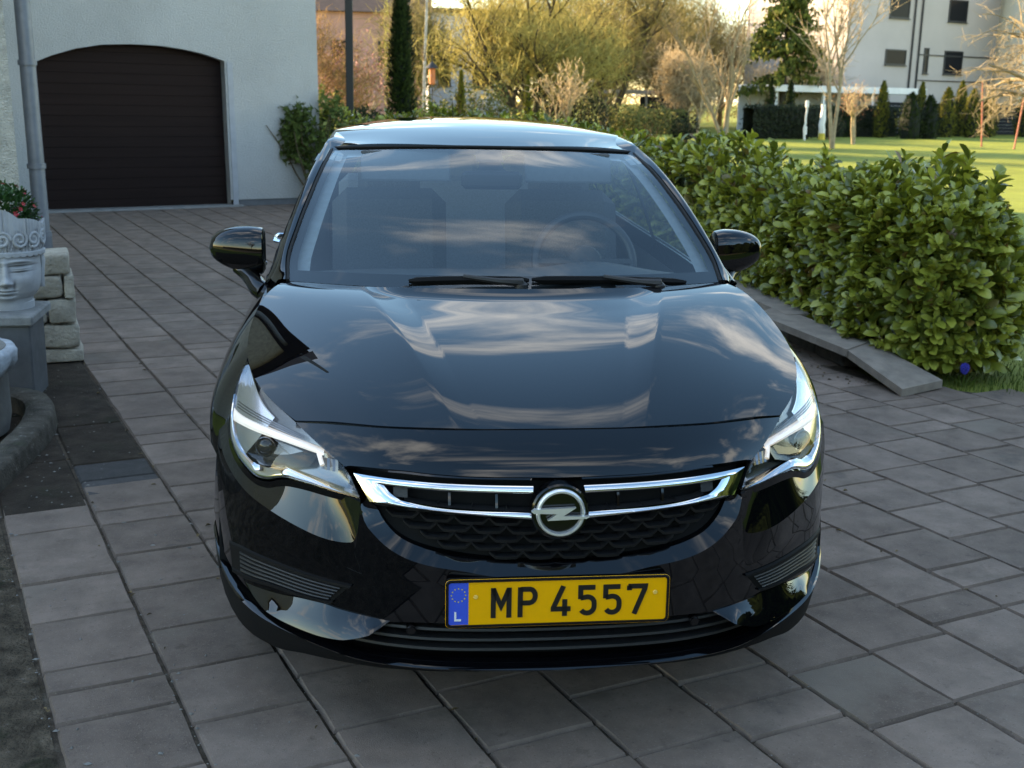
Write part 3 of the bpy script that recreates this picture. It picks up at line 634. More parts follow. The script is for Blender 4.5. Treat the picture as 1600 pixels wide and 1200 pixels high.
for x in (-.196, .232):
    MB().lathe([(0, .0022), (.0045, .002), (.0056, .0004)], 14, Matrix.Translation((x, -.0006, .016)) @ Matrix.Rotation(math.radians(90), 4, 'X')).build('screw_cap', mat('cap_yellow', (.9, .55, .12), .4), plate)
# ---- headlights
lensm = glass_mat('lamp_lens', (.95, .96, .97))
house_m = mat('lamp_housing', (.17, .178, .19), .22, .9, Thin_Film_Thickness=380, Thin_Film_IOR=1.5)
refl_m = mat('lamp_reflector', (.58, .61, .65), .2, 1.0, Thin_Film_Thickness=430, Thin_Film_IOR=1.6)
drl_m = mat('light_guide', (.85, .86, .88), .25, 0, .5, Emission_Color=(1, .98, .95, 1), Emission_Strength=.10); drl_m.node_tree.nodes['Principled BSDF'].inputs['Coat Weight'].default_value = 1  # faint emission added to make the bar read white
dark_m = mat('lamp_bezel', (.05, .052, .056), .12, .7)
gin = [(.770, .874), (.742, .853), (.700, .8225), (.627, .7895), (.58, .768), (.537, .7455), (.505, .7235), (.485, .700), (.464, .661)]
gout = [(.772, .874), (.790, .842), (.801, .80), (.806, .758), (.803, .716), (.787, .684), (.757, .661), (.718, .645), (.692, .649), (.665, .661), (.635, .668), (.59, .668), (.527, .6635), (.464, .659)]
NH = 50
A0 = crv(gin, NH); 
B0 = crv(gout, NH, par=[0, .06, .12, .18, .24, .30, .36, .43, .48, .54, .60, .70, .83, 1.0])
def lamp_pt(u, v, off, s):
    """u along the lamp from its rear tip to its inner tip, v from bonnet gap to outer/lower edge"""
    k = u*(NH-1); i = min(int(k), NH-2); f = k-i
    a = [A0[i][j]*(1-f)+A0[i+1][j]*f for j in (0, 1)]; c = [B0[i][j]*(1-f)+B0[i+1][j]*f for j in (0, 1)]
    x = a[0]+(c[0]-a[0])*v; z = a[1]+(c[1]-a[1])*v
    return (x*s, S(x, z)+off, z)
def xz(x, z, off, s): return (x*s, S(x, z)+off, z)
US = [i/(NH-1) for i in range(NH)]
for s in SD:
    hl = empty('headlight'); hl.parent = car
    q = [[lamp_pt(u, v, -.003+.004*math.sin(math.pi*v)*-1*math.sin(math.pi*u), s) for u in US] for v in np.linspace(0, 1, 12)]
    MB().grid(q, flip=(s > 0)).build('lens', lensm, hl, sharp=0)
    q = [[lamp_pt(u, v, o, s) for u in US] for v, o in ((0, .004), (.03, .03), (.3, .04), (.6, .045), (.9, .04), (.98, .02), (1, .003))]
    MB().grid(q, flip=(s > 0)).build('lamp_housing', house_m, hl)
    # bright upper reflector with fine flutes between the rear tip and the light bar
    q = []
    for j, v in enumerate(np.linspace(.16, .97, 28)):
        r = []
        for u in np.linspace(.03, .34, 16):
            r.append(lamp_pt(u, v, .016+.0012*(j % 2)+.015*u, s))
        q.append(r)
    MB().grid(q, flip=(s > 0)).build('reflector', refl_m, hl, sharp=20)
    # fine ribs along the upper edge of the light bar
    for k in range(3):
        d = .006*k+.012
        pts = [xz(x, z+d*(1-.5*i/11), .02, s) for i, (x, z) in enumerate(crv([(.785, .764), (.72, .7585), (.657, .753), (.60, .748)], 12))]
        MB().tube(pts, [.0022]*8+[.0018, .0014, .001, .0005], 5).build('light_rib', house_m, hl)
    # white light bar with its hook, and the bright strip along the lower edge
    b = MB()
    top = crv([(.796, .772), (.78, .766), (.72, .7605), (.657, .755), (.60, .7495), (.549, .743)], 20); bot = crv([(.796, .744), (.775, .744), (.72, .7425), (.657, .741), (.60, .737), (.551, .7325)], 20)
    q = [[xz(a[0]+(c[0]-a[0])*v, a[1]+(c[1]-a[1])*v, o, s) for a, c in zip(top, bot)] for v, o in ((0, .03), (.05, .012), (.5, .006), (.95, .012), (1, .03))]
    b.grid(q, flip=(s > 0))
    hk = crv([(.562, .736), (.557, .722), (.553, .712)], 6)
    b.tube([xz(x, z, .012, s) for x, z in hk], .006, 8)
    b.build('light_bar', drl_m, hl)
    b = MB()
    out = crv(gout[2:], 46); ins = []
    for i, (x, z) in enumerate(out):
        x0, z0 = out[max(0, i-1)]; x1, z1 = out[min(45, i+1)]; d = Vector((x1-x0, z1-z0)).normalized(); nrm = Vector((-d.y, d.x))
        if nrm.dot(Vector((.66-x, .72-z))) < 0: nrm = -nrm
        w = float(np.interp(i, [0, 6, 14, 20, 26, 32, 45], [.006, .012, .020, .024, .019, .013, .004]))
        ins.append((x+nrm.x*w, z+nrm.y*w))
    q = [[xz(a[0]+(c[0]-a[0])*v, a[1]+(c[1]-a[1])*v, o, s) for a, c in zip(out, ins)] for v, o in ((0.06, .006), (.3, .004), (.7, .010), (1, .03))]
    b.grid(q, flip=(s < 0)); b.build('chrome_strip', chrome, hl, sharp=40)
    # bezel and projector
    bz = [(.795, .742), (.72, .740), (.60, .734), (.565, .728), (.585, .700), (.64, .682), (.70, .672), (.745, .684), (.778, .705), (.792, .725)]
    cx = sum(p[0] for p in bz)/len(bz); cz = sum(p[1] for p in bz)/len(bz)
    b = MB(); ring0 = [xz(x, z, .022, s) for x, z in bz]; ring1 = [xz(cx+(x-cx)*.8, cz+(z-cz)*.75, .040, s) for x, z in bz]
    b.grid([ring0, ring1], closed=True, flip=(s < 0)); b.add(ring1, [list(range(len(bz)))])
    b.build('bezel', dark_m, hl, sharp=40)
    Mx = Matrix.Translation((s*.700, S(.70, .715)+.028, .714)) @ Matrix.Rotation(s*math.radians(18), 4, 'Z') @ Matrix.Rotation(math.radians(90), 4, 'X')
    MB().lathe([(.026, -.03), (.027, .003), (.025, .005), (.023, .002)], 30, Mx).build('projector_ring', house_m, hl)
    MB().lathe([(0, .012), (.009, .011), (.017, .007), (.0225, 0)], 30, Mx).build('projector_lens', dark_m, hl)
    q = [[xz(x, z, .024+.003*(k % 2), s) for z in np.linspace(.70, .726, 4)] for k, x in enumerate(np.linspace(.515, .556, 7))]
    MB().grid(q, flip=(s < 0)).build('inner_reflector', house_m, hl, sharp=20)
# ---- body sides: front wing, front door, rear door, quarter panel
wid = pchip([.40, .50, .60, .70, .80, .95, 1.3, 2.0, 3.0, 3.7, 4.0, 4.2, 4.33], [.775, .825, .862, .884, .898, .902, .893, .890, .895, .875, .835, .76, .62])
bx = pchip([.50, .60, .66, .78, .88, .97, 1.07, 1.2, 1.4, 2.0, 3.0, 3.7, 4.1, 4.33], [.725, .755, .771, .779, .775, .766, .760, .758, .768, .775, .765, .735, .68, .56])     # upper edge of the side
bz_ = pchip([.50, .60, .66, .78, .88, .97, 1.07, 1.2, 1.4, 2.0, 3.0, 3.7, 4.1, 4.33], [.835, .866, .879, .913, .943, .969, .986, .992, .985, 1.005, 1.04, 1.075, 1.08, 1.02])
def arch(y):
    z = .21
    for yc in (.90, 3.56):
        d = abs(y-yc)
        if d < .365: z = max(z, .318+math.sqrt(.365**2-d*d))
    return z
def side_col(y, s, n=22):
    W = wid(y); x0, z0 = bx(y), bz_(y); zb = arch(y); out = []
    zm = .66
    for k in range(n):
        v = k/(n-1); z = z0+(zb-z0)*v
        if z > zm: f = (z-zm)/(z0-zm); x = W-(W-x0)*f**2.1
        else:
            f = (zm-z)/(zm-.2); x = W-.022*f**2
        # feature line under the window line on doors
        if 1.35 < y < 4: x += .006*math.exp(-((z-.88)/.02)**2)
        x -= .03*max(0, min(1, (.70-y)/.08))
        out.append((x*s, y, z))
    return out
def ys_for(a, c, n):
    ys = list(np.linspace(a, c, n))
    for yc in (.90, 3.56):
        for d in (.365, .362, .35, .33, .30): 
            for sg in (-1, 1):
                if a < yc+sg*d < c: ys.append(yc+sg*d)
    return sorted(ys)
sideg = glass_mat('side_glass', (.62, .67, .67))
glassd = mat('dark_side_glass', (.006, .007, .008), .03, 0, .5)
for s in SD:
    for nm, a, c in (('front_wing', .50, 1.335), ('front_door', 1.341, 2.42), ('rear_door', 2.426, 3.42), ('quarter_panel', 3.424, 4.33)):
        cols = [side_col(y, s) for y in ys_for(a, c, 26)]
        e0 = [(p[0]-s*.012, p[1], p[2]) for p in cols[0]]; e1 = [(p[0]-s*.012, p[1], p[2]) for p in cols[-1]]
        tops = [(cc[0][0]-s*.015, cc[0][1], cc[0][2]-.006) for cc in [cols[0]]+cols+[cols[-1]]]
        b = MB().grid([[t]+cc+[(cc[-1][0]-s*.04, cc[-1][1], cc[-1][2]+.004)] for t, cc in zip(tops, [e0]+cols+[e1])], flip=(s < 0))
        pnl = b.build(nm, paint, car, sharp=28)
        if 'door' in nm:
            yh = 2.22 if nm == 'front_door' else 3.22
            hb = MB().tube([(s*(wid(yh)-.028), yh-.10, .898), (s*(wid(yh)-.004), yh-.085, .902), (s*(wid(yh)+.002), yh, .906), (s*(wid(yh)-.004), yh+.085, .908), (s*(wid(yh)-.028), yh+.10, .908)], [.009, .011, .012, .011, .009], 8)
            hb.build('handle', chrome, pnl)
# roof rail and pillars
rail = [(.765, 1.16, .985), (.728, 1.28, 1.060), (.709, 1.42, 1.142), (.676, 1.62, 1.247), (.636, 1.83, 1.335), (.607, 2.00, 1.388), (.586, 2.15, 1.418), (.570, 2.5, 1.440), (.560, 3.0, 1.432), (.545, 3.5, 1.395), (.52, 3.9, 1.33), (.50, 4.1, 1.28)]
wsedge = [(.694, 1.150, 1.014), (.700, 1.26, 1.062), (.676, 1.42, 1.150), (.640, 1.62, 1.2475), (.605, 1.83, 1.330), (.577, 2.045, 1.382)]
RN = 60
railc = crv(rail, RN)
railf = [pchip([p[1] for p in rail], [p[k] for p in rail]) for k in (0, 2)]
wse = crv(wsedge, 40)
for s in SD:
    # windscreen pillar: from the glass edge out to the door frame
    b = MB(); q = []
    for i, p in enumerate(wse):
        y = p[1]+.0; rx, rz = railf[0](max(1.16, y)), railf[1](max(1.16, y))
        if y < 1.2: rx, rz = .765-.03*(1.2-y)/.05, .99
        a = Vector((p[0]+.006, p[1]-.002, p[2]+.006)); c = Vector((rx, y+.04, rz)); r = [Vector((p[0], p[1]+.004, p[2]-.004))]
        for k in range(8):
            t = k/7; v = a.lerp(c, t); bul = .012*math.sin(math.pi*t); v += Vector((.6*bul, -.3*bul, .75*bul)); r.append(v)
        r.append(c+Vector((-.012, .01, -.012)))
        q.append([(v.x*s, v.y, v.z) for v in r])
    b.grid(q, flip=(s < 0)); b.build('windscreen_pillar', paint, car, sharp=40)
    # side window glass and frame between waist line and rail
    def sw(y, t, off=0):
        x0, z0 = bx(y)-.008, bz_(y)-.004; x1, z1 = railf[0](y), railf[1](y); 
        return ((x0+(x1-x0)*t+.018*math.sin(math.pi*t)-off)*s, y+.03*t, z0+(z1-z0)*t)
    for nm, a, c in (('side_window', 1.40, 2.40), ('side_window', 2.46, 3.42), ('side_window', 3.46, 3.95)):
        b = MB().grid([[sw(y, t, .004) for t in np.linspace(0, .93, 8)] for y in np.linspace(a, c, 16)], flip=(s > 0)); b.build(nm, sideg, car)
    b = MB().grid([[sw(y, t) for t in (0, .0, .02)] for y in np.linspace(1.2, 3.98, 40)], flip=(s > 0))
    b.grid([[sw(y, t) for t in (.90, .95, 1.0)] for y in np.linspace(1.3, 4.0, 40)], flip=(s > 0))
    for a, c in ((1.2, 1.41), (2.39, 2.47), (3.41, 3.47), (3.94, 4.1)):
        b.grid([[sw(y, t) for t in np.linspace(0, 1, 8)] for y in (a, (a+c)/2, c)], flip=(s > 0))
    b.build('window_frame', gloss, car)
    b = MB().tube([sw(y, -.01, -.006) for y in np.linspace(1.33, 3.97, 40)], .006, 6); b.build('waist_trim', chrome if s > 5 else gloss, car)
# roof
zc = pchip([1.95, 2.1, 2.3, 2.5, 2.8, 3.2, 3.6, 3.9, 4.12], [1.404, 1.436, 1.468, 1.486, 1.494, 1.488, 1.458, 1.42, 1.385])
q = []
for t in np.linspace(0, 1, 44):
    r = []
    for k in range(24):
        u = k/23
        yf = 1.95+.10*u**2; y = yf+(4.12-yf)*t
        x1, z1 = railf[0](y), railf[1](y)
        if t == 0: x1, z1 = .580, 1.384
        fr = min(1, t*8); x1 = .580*(1-fr)+x1*fr; z1 = 1.384*(1-fr)+z1*fr+.004
        r.append((x1*u, y, z1+(zc(y)-z1)*(1-u**2.6)))
    q.append(r)
lipf = [(p[0], p[1]-.004, p[2]-.012) for p in q[0]]
b = MB().grid([mir(r) for r in [lipf]+q+[[(p[0], p[1]-.03, p[2]-.05) for p in q[-1]]]]); roof = b.build('roof', paint, car, sharp=40)
for s in SD:
    q = []
    for y in np.linspace(1.90, 4.1, 40):
        x1, z1 = railf[0](y), railf[1](y); a = (y-1.9)/.18; a = min(1, a); xr, zr = (.580*(1-a)+x1*a, 1.384*(1-a)+(z1+.004)*a) if y < 2.6 else (x1, z1+.004)
        if y < 2.05: k = np.interp(y, [p[1] for p in wsedge], [0, 1, 2, 3, 4, 5]); k = float(k); i = min(int(k), 4); f = k-i; xr = wsedge[i][0]*(1-f)+wsedge[i+1][0]*f+.004; zr = wsedge[i][2]*(1-f)+wsedge[i+1][2]*f+.004
        q.append([((xr-.055)*s, y, zr-.010), ((xr-.014)*s, y, zr-.0015), ((xr+.004)*s, y, zr-.001), ((x1+.010)*s, y, min(zr, z1)-.004), ((x1+.016)*s, y, z1-.016), ((x1+.012)*s, y, z1-.04)])
    MB().grid(q, flip=(s > 0)).build('roof_rail', paint, car, sharp=60)
MB().lathe([(.003, 0), (.0028, .12), (.0015, .19), (0, .195)], 8, Matrix.Translation((0, 3.85, 1.415)) @ Matrix.Rotation(math.radians(-40), 4, 'X')).build('roof_aerial', matte, roof)
# tailgate and rear bumper (behind, closed)
b = MB(); q = []
for z, y, w in ((1.375, 4.08, .50), (1.25, 4.18, .57), (1.08, 4.27, .66), (.98, 4.31, .70), (.8, 4.345, .72), (.6, 4.37, .74), (.4, 4.37, .74), (.25, 4.33, .72)):
    q.append([(w*u, y-.10*abs(u)**3, z) for u in np.linspace(-1, 1, 15)])
b.grid(q[2:], flip=False); b.build('tailgate', paint, car); b = MB(); b.grid([[(p_[0]*.9, p_[1], p_[2]) for p_ in r] for r in q[:3]]); b.build('rear_window', sideg, car); b = MB()
for s in SD: b.grid([[(p_[0]*f, p_[1], p_[2]) for p_ in ((r[0] if s < 0 else r[-1]),) for f in (.88, .95, 1.02)] for r in q[:3]])
b.build('rear_pillar', paint, car)
b = MB().grid([[(x, y, .2+.004*abs(x)) for x in (-.74, -.4, 0, .4, .74)] for y in (.62, 1.5, 3, 4.2)]); b.build('underbody', matte, car)
# ---- windscreen
def ws_pt(u, v, off=0.):
    """u -1..1 across, v 0 bottom .. 1 top"""
    a = abs(u); e = wse[0]; k = v*39; i = min(int(k), 38); f = k-i
    E = [wse[i][j]*(1-f)+wse[i+1][j]*f for j in range(3)]
    cy = .985+(1.945-.985)*v; czz = 1.012+(1.398-1.012)*v+.028*math.sin(math.pi*v)
    y = cy+(E[1]-cy)*a**2.0; z = czz+(E[2]-czz)*a**2.2
    return (E[0]*u*.998, y+off*.4, z-off)
wsm = glass_mat('windscreen_glass', (.76, .86, .88), .095)
b = MB().grid([[ws_pt(u, v) for u in np.linspace(-1, 1, 41)] for v in np.linspace(0, 1, 30)]); ws = b.build('windscreen', wsm, car, sharp=0)
# printed black border on the inside of the glass
frit = mat('black_glass_print', (.006, .006, .0065), .6, 0, .2)
b = MB(); uo = [math.copysign(1-(1-abs(t))**1.0, t) for t in np.linspace(-1, 1, 41)]
b.grid([[ws_pt(u, v, .004) for u in np.linspace(-1, 1, 41)] for v in (0, .04, .075)])
b.grid([[ws_pt(u, v, .004) for u in np.linspace(-1, 1, 41)] for v in (.975, .99, 1)])
for s in SD: b.grid([[ws_pt(s*u, v, .004) for u in np.linspace(.955-.0*v, 1, 4)] for v in np.linspace(0, 1, 30)], flip=(s < 0))
b.grid([[ws_pt(u, v, .0045) for u in np.linspace(-.085, .085, 5)] for v in (.86, .92, .98)])
b.build('windscreen_border', frit, ws)
# rubber seal all round
ring = [ws_pt(u, 1, -.002) for u in np.linspace(-1, 1, 31)]
MB().tube(ring, .006, 6).build('windscreen_seal', rubber, ws)
for s in SD: MB().tube([ws_pt(s*1.0, v, -.001) for v in np.linspace(0, 1, 24)], .006, 6).build('windscreen_seal', rubber, ws)
# cowl panel under the glass
b = MB().grid([[(x, .955+.21*(abs(x)/.70)**2.1+dy, 1.012+dz) for x in np.linspace(-.69, .69, 31)] for dy, dz in ((-.01, -.025), (.0, -.008), (.035, .0), (.07, .008))]); b.build('cowl', plast, car, sharp=40)
# ---- wipers
def wiper(p0, p1, pivot):
    w = empty('wiper'); w.parent = car
    p0, p1, pv = Vector(p0), Vector(p1), Vector(pivot); d = (p1-p0).normalized()
    pts = [p0+(p1-p0)*t+Vector((0, .0, .004*math.sin(math.pi*t)-.004)) for t in np.linspace(0, 1, 14)]
    rr = [.006]+[.0125]*12+[.006]
    MB().tube(pts, rr, 6).build('blade', matte, w)
    MB().tube([p-Vector((0, -.004, .013)) for p in pts], .004, 4).build('blade_rubber', rubber, w)
    mid = p0+(p1-p0)*.45
    MB().tube([pv, pv+Vector((0, -.003, .014)), pv.lerp(mid, .4)+Vector((0, -.010, .010)), mid+Vector((0, -.004, .010))], [.016, .015, .010, .007], 8).build('arm', plast, w)
    MB().lathe([(.020, 0), (.020, .012), (.012, .02), (0, .021)], 14, Matrix.Translation(pv+Vector((0, 0, -.004)))).build('pivot_cap', plast, w)
wiper((-.322, 1.005, 1.040), (.045, .998, 1.044), (.02, .985, 1.022))
wiper((.055, 1.0, 1.046), (.565, 1.105, 1.023), (.46, 1.03, 1.014))
# ---- door mirrors
hm = paint
for s in SD:
    mr = empty('side_mirror'); mr.parent = car
    rows = []
    for t in np.linspace(0, 1, 22):                        # sections from the inner face to the outer tip
        x = .812+.187*t; 
        prof = math.sqrt(max(0, 1-((t-.25)/.75)**2.3)) if t > .25 else 1-.10*((.25-t)/.25)**2
        zt = 1.062+.066*prof; zb = 1.038-.083*prof**1.1*(1-.30*t)
        if t == 1: zt, zb = 1.052, 1.046
        zc_ = (zt+zb)/2; hz = (zt-zb)/2; yc = 1.665+.03*t; hy = .075*(.35+.65*prof)
        r = []
        for k in range(20):
            a = 2*math.pi*k/20; ca, sa = math.cos(a), math.sin(a)
            ex = .72
            yy = math.copysign(abs(ca)**ex, ca); zz = math.copysign(abs(sa)**ex, sa)
            yo = yc+hy*yy*(1.0 if yy < 0 else .55)
            r.append((x*s, yo, zc_+hz*zz))
        rows.append(r)
    b = MB(); b.grid([[(p[0], p[1]*.3+1.67*.7, p[2]*.3+1.045*.7) for p in rows[0]]]+[[(p[0]-s*.006, 1.67+(p[1]-1.67)*.85, 1.045+(p[2]-1.045)*.85) for p in rows[0]]]+rows, closed=True, flip=(s > 0))
    b.build('mirror_housing', hm, mr, sharp=45)
    gl = MB().grid([[((.83+.15*u)*s, 1.722, 1.045+(.055*math.sqrt(max(.05, 1-u**2.4)))*w) for u in np.linspace(0, .97, 8)] for w in np.linspace(-1, 1, 6)]); gl.build('mirror_glass', chrome, mr)
    # lower half and foot in gloss black
    ft = [((.905)*s, 1.66, .985), ((.868)*s, 1.64, .968), ((.842)*s, 1.60, .945), ((.822)*s, 1.56, .925), (.80*s, 1.54, .915)]
    MB().tube(ft, [.022, .030, .031, .034, .036], 12).build('mirror_foot', gloss, mr)
# ---- interior
trim_l = noisy(mat('grey_headlining', (.42, .43, .43), .9), 40, .9, 1.1); trim_d = noisy(mat('charcoal_trim', (.04, .041, .043), .65), 60, .8, 1.2); seatm = noisy(mat('seat_fabric', (.09, .092, .096), .9), 200, .7, 1.3)
b = MB(); q = []
for v, (dy, z) in enumerate(((0, .985), (.06, 1.0), (.25, 1.012), (.50, .995), (.60, .95), (.60, .6))):
    q.append([(x, 1.06+.10*(x/.65)**2+dy, z-.03*abs(x/.68)**3+(.028*math.exp(-((x-.36)/.17)**2) if 2 <= v <= 3 else 0)) for x in np.linspace(-.68, .68, 31)])
b.grid(q); b.build('dashboard', trim_d, car, sharp=50)
Mw = Matrix.Translation((.36, 1.80, .985)) @ Matrix.Rotation(math.radians(66), 4, 'X')
sw_ = empty('steering_wheel'); sw_.parent = car
b = MB(); b.grid([[Mw @ Vector(((.185+.0165*math.cos(a))*math.cos(t), (.185+.0165*math.cos(a))*math.sin(t), .0165*math.sin(a))) for a in np.linspace(0, 2*math.pi, 11)[:-1]] for t in np.linspace(0, 2*math.pi, 49)], closed=True)
b.build('rim', mat('grey_leather', (.03, .031, .034), .45), sw_)
b = MB(); b.lathe([(0, .02), (.06, .015), (.07, 0), (.06, -.03)], 20, Mw)
for a in (0, 180, 270):
    b.tube([Mw @ Vector((.05*math.cos(math.radians(a)), .05*math.sin(math.radians(a)), 0)), Mw @ Vector((.18*math.cos(math.radians(a)), .18*math.sin(math.radians(a)), 0))], .016, 8)
b.build('hub', trim_d, sw_)
for x in (-.36, .36):
    st = empty('front_seat'); st.parent = car
    b = MB(); b.bbox((x, 2.02, .60), .26, .27, .09, .05); b.build('cushion', seatm, st)
    b = MB(); b.bbox((0, 0, .30), .235, .075, .31, .06, Matrix.Translation((x, 2.27, .62)) @ Matrix.Rotation(math.radians(-17), 4, 'X')); b.build('seat_back', seatm, st)
    b = MB(); b.bbox((0, 0, 0), .13, .05, .085, .04, Matrix.Translation((x, 2.50, 1.235)) @ Matrix.Rotation(math.radians(-10), 4, 'X')); b.build('headrest', seatm, st)
b = MB(); b.bbox((0, 3.2, .62), .62, .26, .1, .05); b.bbox((0, 0, .28), .60, .07, .28, .05, Matrix.Translation((0, 3.42, .66)) @ Matrix.Rotation(math.radians(-20), 4, 'X'))
for x in (-.36, 0, .36): b.bbox((x, 3.62, 1.22), .11, .04, .07, .03)
b.build('rear_seat', noisy(mat('rear_seat_fabric', (.26, .265, .275), .9), 200, .8, 1.2), car)
# headlining, pillar trims, cabin floor and rear
q = []
for t in np.linspace(0, 1, 14):
    y = 1.98+(3.95-1.98)*t; q.append([(railf[0](y)*.93*u, y, (railf[1](y)-.035)+(zc(y)-railf[1](y)-.005)*(1-abs(u)**2.6)) for u in np.linspace(-1, 1, 15)])
MB().grid(q).build('headlining', trim_l, car)
visor2_m = noisy(mat('pillar_cloth', (.22, .23, .235), .9), 40, .9, 1.1); visor_m = noisy(mat('visor_cloth', (.075, .08, .083), .9), 40, .9, 1.1)
for s in SD:
    q = [[(ws_pt(s*u, v, .02)) for u in (.90, .93, .965)]+[(ws_pt(s*.985, v, .07))] for v in np.linspace(.05, .98, 16)]
    MB().grid(q).build('pillar_trim', visor2_m, car)
    q = [[(s*(bx(y)-.05), y, z) for z in (.35, .7, .9, bz_(y)-.06)] for y in np.linspace(1.3, 3.9, 12)]
    MB().grid(q).build('door_lining', trim_d, car)
    # sun visors folded up
    b = MB(); b.bbox((0, 0, 0), .165, .006, .062, .005, Matrix.Translation((s*.305, 1.925, 1.327)) @ Matrix.Rotation(math.radians(-30), 4, 'X')); b.build('sun_visor', visor_m, car)
MB().grid([[(x, y, .35) for x in (-.7, 0, .7)] for y in (1.3, 2.5, 3.9)]).build('cabin_floor', trim_d, car)
MB().grid([[(x, 3.93+.1*(1.2-z), z) for x in (-.6, 0, .6)] for z in (.4, .7, 1.02)]).build('rear_lining', trim_l, car)
im = empty('interior_mirror'); im.parent = car
b = MB(); b.bbox((0, 0, 0), .112, .016, .033, .014, Matrix.Translation((.005, 1.80, 1.287))); b.build('mirror_body', mat('mirror_grey', (.008, .008, .009), .4, 0, .2), im)
b = MB(); b.grid([[(w*u+.005, y, z) for u in (-1, -.6, 0, .6, 1)] for w, y, z in ((.085, 1.80, 1.283), (.075, 1.82, 1.302), (.046, 1.85, 1.328), (.040, 1.88, 1.352), (.045, 1.915, 1.378))]); b.build('sensor_cover', mat('sensor_grey', (.008, .008, .009), .5, 0, .2), im)
# ---- wheels
rimm = mat('alloy', (.5, .51, .53), .25, .9)
for y in (.90, 3.56):
    for s in SD:
        w = empty('wheel', (s*.765, y, .318)); w.parent = car; R90 = Matrix.Rotation(math.radians(90*s), 4, 'Y')
        MB().lathe([(.22, -.07), (.29, -.085), (.313, -.07), (.318, -.045), (.318, .035), (.313, .055), (.29, .065), (.22, .05)], 44, R90).build('tyre', rubber, w)
        b = MB().lathe([(.222, -.09), (.218, .02), (.222, .09), (.21, .092), (.2, .06), (.195, .0)], 40, R90)
        for k in range(10):
            a = 2*math.pi*k/10
            b.tube([R90 @ Vector((.04*math.cos(a), .04*math.sin(a), .065)), R90 @ Vector((.205*math.cos(a+.12), .205*math.sin(a+.12), .075))], [.018, .012], 6)
        b.lathe([(0, .075), (.05, .07), (.055, .03)], 20, R90); b.build('rim', rimm, w)
        MB().lathe([(0, .0), (.15, .0)], 24, R90).build('brake_disc', mat('disc_steel', (.3, .3, .3), .3, 1), w)
        # wheel housing
    for s in SD:
        q = [[(x*s, y+.372*math.cos(a), .318+.372*math.sin(a)) for x in (.55, .85)] for a in np.linspace(0, math.pi, 20)]
        MB().grid(q, flip=(s > 0)).build('wheel_housing', matte, car)
# ================================================================ things at the left edge
conc = noisy(mat('weathered_concrete', (.235, .235, .23), .9, 0, .3), 9, .62, 1.22, .7, 120, spots=[(26, .62, (.10, .10, .095), .7), (7, .60, (.12, .13, .09), .4)], dist=.006)
conc_d = noisy(mat('dark_concrete', (.12, .12, .122), .9, 0, .3), 6, .7, 1.2, .5, 120, spots=[(6, .6, (.07, .072, .062), .6)], dist=.006)
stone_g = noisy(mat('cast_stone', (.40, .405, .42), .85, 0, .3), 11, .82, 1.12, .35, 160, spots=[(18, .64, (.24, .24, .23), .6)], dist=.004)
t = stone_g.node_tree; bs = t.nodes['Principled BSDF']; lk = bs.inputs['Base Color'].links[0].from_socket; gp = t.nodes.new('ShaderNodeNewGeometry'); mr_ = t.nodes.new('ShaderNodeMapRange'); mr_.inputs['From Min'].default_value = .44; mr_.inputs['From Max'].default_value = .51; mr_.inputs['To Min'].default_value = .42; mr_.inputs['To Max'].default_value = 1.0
t.links.new(gp.outputs['Pointiness'], mr_.inputs['Value']); vm = t.nodes.new('ShaderNodeVectorMath'); vm.operation = 'SCALE'; t.links.new(lk, vm.inputs[0]); t.links.new(mr_.outputs[0], vm.inputs['Scale']); t.links.new(vm.outputs[0], bs.inputs['Base Color'])   # carved hollows coloured darker, standing in for crevice shade
# stacked block wall end
wall = empty('stone_wall', (-2.23, 4.6, 0), 0, 'low pale stone block wall end behind the plinth and in front of the downpipe', 'stone wall')
blk = noisy(mat('pale_stone_block', (.40, .35, .285), .92, 0, .2), 10, .68, 1.2, .9, 60, rnd=.12, spots=[(12, .6, (.20, .19, .165), .6), (6, .64, (.12, .13, .07), .5)], dist=.012)
def rough_block(L, D, Hh, seed):
    rr = random.Random(seed); bm = bmesh.new(); bmesh.ops.create_cube(bm, size=1); bmesh.ops.scale(bm, vec=(L, D, Hh), verts=bm.verts)
    bmesh.ops.bevel(bm, geom=bm.edges[:], offset=min(L, D, Hh)*.16, segments=2, affect='EDGES', profile=.6); bmesh.ops.subdivide_edges(bm, edges=bm.edges[:], cuts=1, use_grid_fill=True)
    for v in bm.verts:
        q = v.co*14+Vector((seed*3.1, 0, 0)); v.co += Vector((mnoise.noise(q), mnoise.noise(q+Vector((9, 0, 0))), mnoise.noise(q+Vector((0, 9, 0)))))*.014
    m = bpy.data.meshes.new('block'); bm.to_mesh(m); bm.free(); m.materials.append(blk); m.polygons.foreach_set('use_smooth', [True]*len(m.polygons)); return m
rr = random.Random(12); zz = 0
for c, (hh, inset) in enumerate(((.085, -.015), (.150, 0), (.150, .008), (.140, .016), (.125, .028))):
    x = -.0-inset; jo = 0
    for L in {0: (.28, .25, .4), 1: (.20, .34, .3), 2: (.16, .26, .4), 3: (.06, .27, .4), 4: (.20, .2, .4)}[c]:
        m = rough_block(L-.008, .34, hh-.008, c*7+int(L*100)); o = bpy.data.objects.new('block', m); COL.objects.link(o); o.parent = wall
        q = Vector((x-L/2, .12+rr.uniform(-.008, .008), zz+hh/2)); o.location = Matrix.Rotation(AV-.1, 4, 'Z') @ q+Vector((.06, 0, 0)); o.rotation_euler = (0, rr.uniform(-.03, .03), AV-.1+rr.uniform(-.03, .03)); x -= L
    zz += hh
